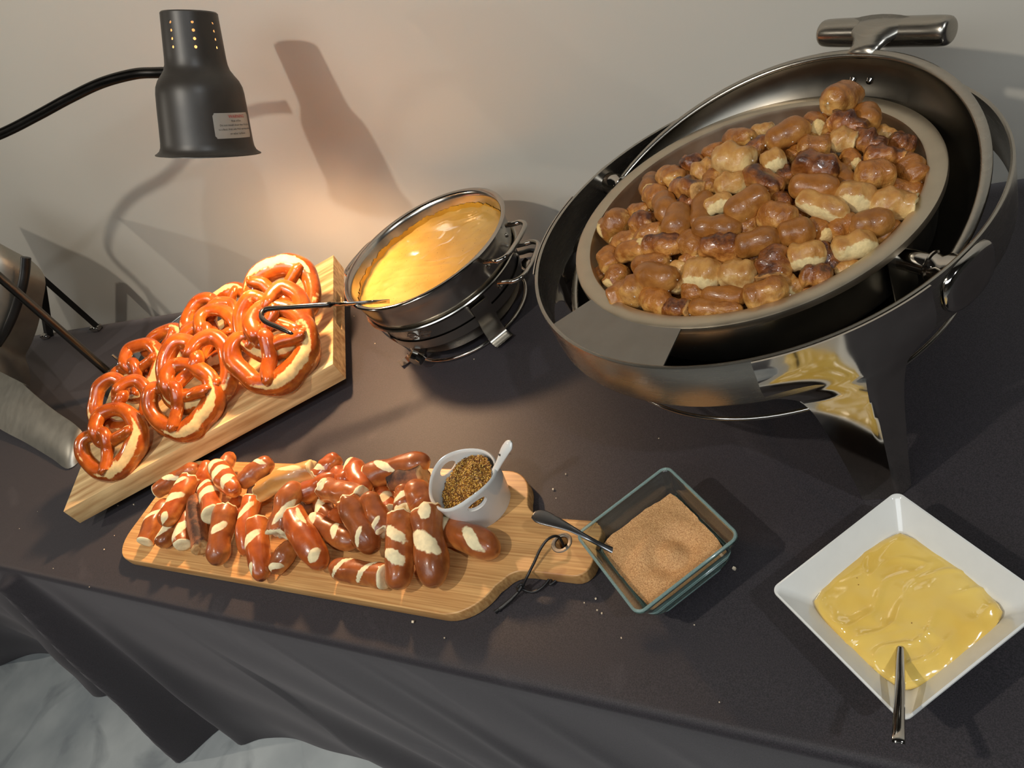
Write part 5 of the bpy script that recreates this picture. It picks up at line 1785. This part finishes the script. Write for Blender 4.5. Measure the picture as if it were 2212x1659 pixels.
# local frame of the shade
zl = up_ax
tocam = (Vector((0, 0, CAMZ)) - fl); tocam = (tocam - zl * tocam.dot(zl)).normalized()
xl = tocam
yl = zl.cross(xl)
Ms = Matrix((xl, yl, zl)).transposed().to_4x4()
Ms = Ms @ Matrix.Scale(DL / 1.28, 4)
Ms.translation = fl - pbv
sh_prof = [(0.0848, 0.0), (0.0846, 0.0012), (0.0815, 0.0030), (0.0775, 0.0065), (0.0750, 0.0120), (0.0738, 0.0200), (0.0722, 0.045), (0.0706, 0.075), (0.0690, 0.096), (0.0672, 0.106), (0.0630, 0.1155), (0.0565, 0.124), (0.0510, 0.132), (0.0485, 0.140), (0.0474, 0.150)]
zz_ = [0.150 + (0.2157 - 0.150) * i / 22 for i in range(1, 23)]
sh_prof += [(0.0474 - 0.0038 * (z - 0.15) / 0.0657, z) for z in zz_]
nA = 96
def shade_mesh(prof_, inner=False):
    V, Fs = lathe(prof_, nA)
    k_ = len(prof_)
    # vent holes: four rows, eight columns of octagonal openings
    base_i = len(prof_) - 22 - 1
    removed = {}
    for col in range(8):
        ai = (col * (nA // 8)) % nA
        for row in range(4):
            j_ = base_i + 4 + row * 4
            removed[(ai, j_)] = 1
    F2 = []
    owner = {}
    for i in range(nA):
        for j_ in range(k_ - 1):
            if (i, j_) in removed or ((i - 1) % nA, j_) in removed or (i, j_ - 1) in removed or ((i - 1) % nA, j_ - 1) in removed:
                continue
            i2 = (i + 1) % nA
            F2.append((i * k_ + j_, i2 * k_ + j_, i2 * k_ + j_ + 1, i * k_ + j_ + 1))
    for (i, j_) in removed:
        # centre vertex (i+1, j_+1) of a 2x2 cell block spanning i..i+2, j_..j_+2
        i1, i2 = (i + 1) % nA, (i + 2) % nA
        ringi = [i * k_ + j_, i1 * k_ + j_, i2 * k_ + j_, i2 * k_ + j_ + 1, i2 * k_ + j_ + 2, i1 * k_ + j_ + 2, i * k_ + j_ + 2, i * k_ + j_ + 1]
        cv = Vector(V[i1 * k_ + j_ + 1])
        inner_ = []
        for q_ in ringi:
            d_ = (Vector(V[q_]) - cv)
            inner_.append(len(V)); V.append(tuple(cv + d_.normalized() * 0.00235))
        for q_ in range(8):
            q2 = (q_ + 1) % 8
            F2.append((ringi[q_], ringi[q2], inner_[q2], inner_[q_]))
    return V, F2
vf = shade_mesh(sh_prof)
vf[0].append((0, 0, 0.2180)); ci = len(vf[0]) - 1
kk = len(sh_prof)
rimi = []
for i in range(nA):
    vf[0].append((0.0415 * math.cos(2 * PI * i / nA), 0.0415 * math.sin(2 * PI * i / nA), 0.2178)); rimi.append(len(vf[0]) - 1)
for i in range(nA):
    i2 = (i + 1) % nA
    vf[1].append((i * kk + kk - 1, i2 * kk + kk - 1, rimi[i2], rimi[i])); vf[1].append((rimi[i], rimi[i2], ci))
shade = obj('lamp_shade', mesh('lamp_shade', xform(vf, Ms), M['blackmetal'], angle=40), lamp)
inn = [(max(0.001, r_ - 0.0016), z_ + (0.0 if z_ < .2 else -0.001)) for r_, z_ in sh_prof]
inn[0] = (0.0846, -0.0002)
vi = shade_mesh(inn)
obj('shade_lining', mesh('shade_lining', xform(vi, Ms), M['shadein'], angle=40), shade)
# bulb
bulb = lathe([(0.0, 0.058), (0.016, 0.060), (0.026, 0.064), (0.030, 0.070), (0.029, 0.075), (0.022, 0.080), (0.016, 0.100), (0.016, 0.130), (0.0, 0.130)], 32)
bo = obj('bulb', mesh('bulb', xform(bulb, Ms), M['bulb'], angle=None), shade)
ldt = bpy.data.lights.new('heat_bulb_light', 'SPOT')
ldt.spot_size = D2(176); ldt.spot_blend = 0.75
ldt.energy = BULB_POWER; ldt.color = BULB_COL; ldt.shadow_soft_size = 0.028
lo_ = bpy.data.objects.new('heat_bulb_light', ldt)
C.objects.link(lo_)
lw = fl + up_ax * 0.036
lo_.location = (lw.x, lw.y, lw.z + TZ)
lo_.rotation_euler = (-up_ax).to_track_quat('-Z', 'Y').to_euler()

# warning sticker
a_c = None
def shade_r(h):
    for (r0_, z0_), (r1_, z1_) in zip(sh_prof[:-1], sh_prof[1:]):
        if z0_ <= h <= z1_: return r0_ + (r1_ - r0_) * (h - z0_) / max(1e-9, z1_ - z0_)
    return 0.047
STC = D2(40)
def stick_pt(s, h, off):
    r_ = shade_r(h) + off
    a_ = STC + s / 0.0715
    return (r_ * math.cos(a_), r_ * math.sin(a_), h)
# outline of rounded rectangle in (s,h)
sw, shh, shc = 0.037, 0.0195, 0.0475
def st_grid(u, v): return stick_pt((u - .5) * 2 * sw, shc + (v - .5) * 2 * shh, 0.0004)
V, Fs = gridsurf(28, 10, st_grid)
# clip corners by pulling the corner vertices in
V = list(V)
for (i_, j_) in ((0, 0), (28, 0), (0, 10), (28, 10)):
    si = 1 if i_ == 0 else -1; sj = 1 if j_ == 0 else -1
    V[j_ * 29 + i_] = st_grid((i_ + si * .75) / 28, (j_ + sj * .5) / 10)
lbl = obj('warning_label', mesh('warning_label', xform((V, Fs), Ms), M['sticker'], angle=None), shade)
lbl['label'] = 'silver foil sticker with a red WARNING heading'
def text_on(txt, size, s0, h0, mat, nm):
    cu = bpy.data.curves.new('t', 'FONT'); cu.body = txt; cu.size = size; cu.align_x = 'CENTER'; cu.align_y = 'CENTER'; cu.resolution_u = 2
    t = bpy.data.objects.new('t', cu); C.objects.link(t)
    dg = bpy.context.evaluated_depsgraph_get()
    me_ = bpy.data.meshes.new_from_object(t.evaluated_get(dg))
    bpy.data.objects.remove(t)
    for v in me_.vertices:
        q_ = Ms @ Vector(stick_pt(s0 + v.co.x, h0 + v.co.y, 0.0009))
        v.co = q_
    me_.materials.clear(); me_.materials.append(mat)
    return me_
import itertools
o1 = text_on('WARNING', 0.0072, 0.006, shc + 0.0138, M['red'], 'w')
texts = [o1]
for k_, (tx, dy, sz_) in enumerate((('Risk of fire', 0.0070, 0.0046), ('Do not install closer than 14 inches', 0.0008, 0.0043), ('to a Back Wall, side Wall, warming surface', -0.0056, 0.0039), ('or other surfaces', -0.0124, 0.0045))):
    texts.append(text_on(tx, sz_, 0.003, shc + dy, M['ink'], 't'))
for k_, t_ in enumerate(texts):
    t_.name = 'printed_text'
    oo = bpy.data.objects.new('printed_text' if k_ else 'printed_heading', t_); C.objects.link(oo); oo.parent = lamp

# gooseneck and pole
gatt = atd(372, 158, DL) 
gpts = [gatt + (fl + up_ax * .14 - gatt) * 0.05, atd(340, 157, 1.225), atd(290, 160, 1.235), atd(220, 179, 1.262), atd(150, 212, 1.29), atd(80, 250, 1.32), atd(0, 290, 1.349)]
top_pole = Vector((pb.x, pb.y, 0.40))
gpts += [(gpts[-1] * .5 + Vector((pb.x + 0.02, pb.y, 0.62)) * .5), Vector((pb.x + 0.015, pb.y, 0.57)), Vector((pb.x, pb.y, 0.48)), top_pole]
gsp = spline([tuple(p_ - pbv) for p_ in gpts], 60)
rg = [0.0070 + 0.0011 * (1 if (i // 2) % 2 else 0) for i in range(len(gsp))]
# corrugated: alternate radius at a fine pitch
P_ = [Vector(p_) for p_ in gsp]
dist_ = [0]
for i in range(1, len(P_)): dist_.append(dist_[-1] + (P_[i] - P_[i - 1]).length)
pitch = 0.0034
nst = int(dist_[-1] / (pitch / 2))
res_ = []
j_ = 0
for i in range(nst):
    d_ = i * pitch / 2
    while j_ < len(dist_) - 2 and dist_[j_ + 1] < d_: j_ += 1
    f_ = (d_ - dist_[j_]) / max(1e-9, dist_[j_ + 1] - dist_[j_])
    res_.append(P_[j_].lerp(P_[j_ + 1], f_))
gn = obj('gooseneck', mesh('gooseneck', tube(res_, [0.0074 if i % 2 else 0.0088 for i in range(len(res_))], 14), M['goose'], angle=None), lamp)
obj('collar', mesh('collar', tube([res_[0], res_[5]], 0.0094, 16), M['blackmetal']), gn)
obj('pole', mesh('pole', tube([(0, 0, 0.050), (0, 0, 0.41)], 0.0095, 20), M['goose'], angle=60), lamp)
obj('base', mesh('base', lathe([(0.0, 0.0), (0.044, 0.0), (0.046, 0.003), (0.046, 0.052), (0.043, 0.056), (0.030, 0.058), (0.014, 0.060), (0.013, 0.068), (0.0, 0.068)], 48), M['blackmetal'], angle=40), lamp)
ws_ = merge(tube([(0.008, 0.012, 0.064), (0.022, 0.030, 0.064)], 0.0030, 10), tube([(0.022, 0.030, 0.058), (0.020, 0.030, 0.090)], [0.0034, 0.0030], 10), move(box(0.006, 0.020, 0.008, 0, 0, 0, 0.002, 1), (0.022, 0.030, 0.066)))
obj('wing_screw', mesh('wing_screw', ws_, M['polish']), lamp)

# ------------------------------------------------------------------ power cord behind the pot
cp = [at(1100, 556, 0.012), aty(1118, 548, .965), aty(1130, 545, .968), aty(1145, 541, .972), aty(1163, 544, .975), aty(1176, 552, .975), at(1185, 562, 0.005)]
pcv = empty('power_cord', tuple(cp[0]), None, 'black power cord arching along the wall between pot and chafing dish', 'cord')
obj('cable', mesh('cable', tube(spline([tuple(p_ - cp[0]) for p_ in cp], 8), 0.0042, 10), M['rubber'], angle=None), pcv)

# ------------------------------------------------------------------ second chafing dish, cropped at the left edge
# foot points read on the table: polished front leg A, rear frame feet B and C
cd = empty('rectangular_chafing_dish', (-2.30, 0.62, 0), None, 'large steel chafing dish with black straps, cropped by the left edge of the picture', 'chafing dish')
cdv = Vector((-2.30, 0.62, 0))
r2 = lambda p: tuple(Vector(p) - cdv)
# rear frame: black inverted V
tpv = Vector((-2.28, 0.955, 0.205))
def bar(a_, b2, wd, th_, mat, nm, par):
    a_, b2 = Vector(a_), Vector(b2)
    d_ = (b2 - a_).normalized()
    side = d_.cross(Vector((0, 1, 0))).normalized()
    vf_ = blade([a_, a_.lerp(b2, .5), b2], [wd] * 3, [th_] * 3, side, 4)
    return obj(nm, mesh(nm, vf_, mat, smooth=False), par)
bar(r2((-2.272, 0.955, 0.0)), r2(tpv + Vector((0, 0, .004))), 0.021, 0.008, M['blackstrap'], 'leg', cd)
bar(r2((-2.585, 0.955, 0.0)), r2(tpv + Vector((-.01, 0, .0))), 0.018, 0.008, M['blackstrap'], 'leg', cd)
for xx in (-2.272, -2.585):
    obj('foot', mesh('foot', xform(box(0.040, 0.022, 0.016, 0, 0, 0.008, 0.003, 1), Matrix.Translation(r2((xx, 0.950, 0)))), M['polish']), cd)
# end wall of the big lid, a curved steel shell seen from its right end
lv = [(545, -60, -2), (552, 20, 0), (562, 60, .1), (600, 94, .25), (650, 90, .35), (700, 80, .45), (740, 66, .55), (770, 52, .65), (800, 60, .8), (835, 62, 1.0)]
M['satin'] = steel('satin_grey_steel', (176, 172, 162), 0.5, smear=0.05)
lvs = spline([(q_[0], q_[1]) for q_ in lv[1:]], 4)
rows_ = []
for yy_, xr_ in lvs:
    row = []
    for k_ in range(13):
        f_ = k_ / 12
        xp = -150 + (xr_ + 150) * f_
        yp = yy_ - (1 - f_) * (110 if yy_ < 700 else 110)
        dpt = 0.86 - 0.20 * (yy_ - 545) / 290 - 0.05 * math.sin(f_ * PI)
        row.append(r2(aty(xp, yp, dpt)))
    rows_.append(row)
obj('lid', mesh('lid', sheet(rows_, 0.004), M['satin'], angle=40), cd)
# black strap arc over the shell
pa = [(56, 556, .845), (54, 585, .825), (48, 620, .80), (36, 660, .775), (20, 700, .745), (0, 735, .72), (-30, 775, .69)]
pts2 = [tuple(aty(a_, b2, c_ - 0.05)) for a_, b2, c_ in pa]
obj('strap', mesh('strap', tube([r2(p_) for p_ in spline(pts2, 5)], 0.0105, 10), M['blackstrap']), cd)
# polished front rail / leg reaching down to the table next to the block
Aft = at(168, 965, 0.0)
rail_top = [at(-60, 720, 0.105), at(0, 778, 0.090), at(60, 838, 0.070), at(115, 884, 0.055), at(160, 915, 0.046), at(178, 935, 0.030)]
rail_bot = [at(-60, 880, 0.030), at(0, 925, 0.018), at(60, 957, 0.010), at(115, 990, 0.004), at(150, 1012, 0.001), at(178, 985, 0.001)]
rt, rb_ = spline([tuple(p_) for p_ in rail_top], 6), spline([tuple(p_) for p_ in rail_bot], 6)
rows_ = []
for k_ in range(9):
    f_ = k_ / 8
    row = []
    for a_, b2 in zip(rt, rb_):
        p_ = Vector(a_).lerp(Vector(b2), f_)
        bulge = math.sin(f_ * PI) * 0.014
        row.append(r2(p_ + Vector((0.5, -0.8, 0.4)).normalized() * bulge))
    rows_.append(row)
rl_ = obj('front_rail', mesh('front_rail', sheet(rows_, 0.003), M['satin'], angle=50), cd)
# parchment lined dish below the rail
pp_ = [at(-10, 850, 0.012), at(28, 905, 0.012), at(36, 940, 0.012), at(30, 975, 0.012), at(-10, 990, 0.012)]
sp_ = spline([tuple(p_) for p_ in pp_], 5)
pc0 = at(-60, 920, 0.012)
dish = empty('lined_dish', (pc0.x, pc0.y, 0), None, 'dark dish lined with pale greenish paper at the left edge', 'dish')
dd = 0.055
rings = [[(p_[0], p_[1], 0) for p_ in [(0.092 * math.cos(t_), 0.080 * math.sin(t_)) for t_ in np.linspace(0, 2 * PI, 49)[:-1]]],
         [(0.110 * math.cos(t_), 0.098 * math.sin(t_), 0.016) for t_ in np.linspace(0, 2 * PI, 49)[:-1]],
         [(0.106 * math.cos(t_), 0.094 * math.sin(t_), 0.016) for t_ in np.linspace(0, 2 * PI, 49)[:-1]],
         [(0.090 * math.cos(t_), 0.078 * math.sin(t_), 0.004) for t_ in np.linspace(0, 2 * PI, 49)[:-1]]]
obj('dish_body', mesh('dish_body', loft(rings), M['blackstrap']), dish)
pap = [(0.088 * (1 + 0.08 * ns(math.cos(t_) * 3, math.sin(t_) * 3, 1)) * math.cos(t_), 0.080 * math.sin(t_), 0.018) for t_ in np.linspace(0, 2 * PI, 49)[:-1]]
obj('paper_liner', mesh('paper_liner', loft([[(x * .7, y * .7, 0.006) for x, y, z in pap], pap], True, False), M['paper']), dish)
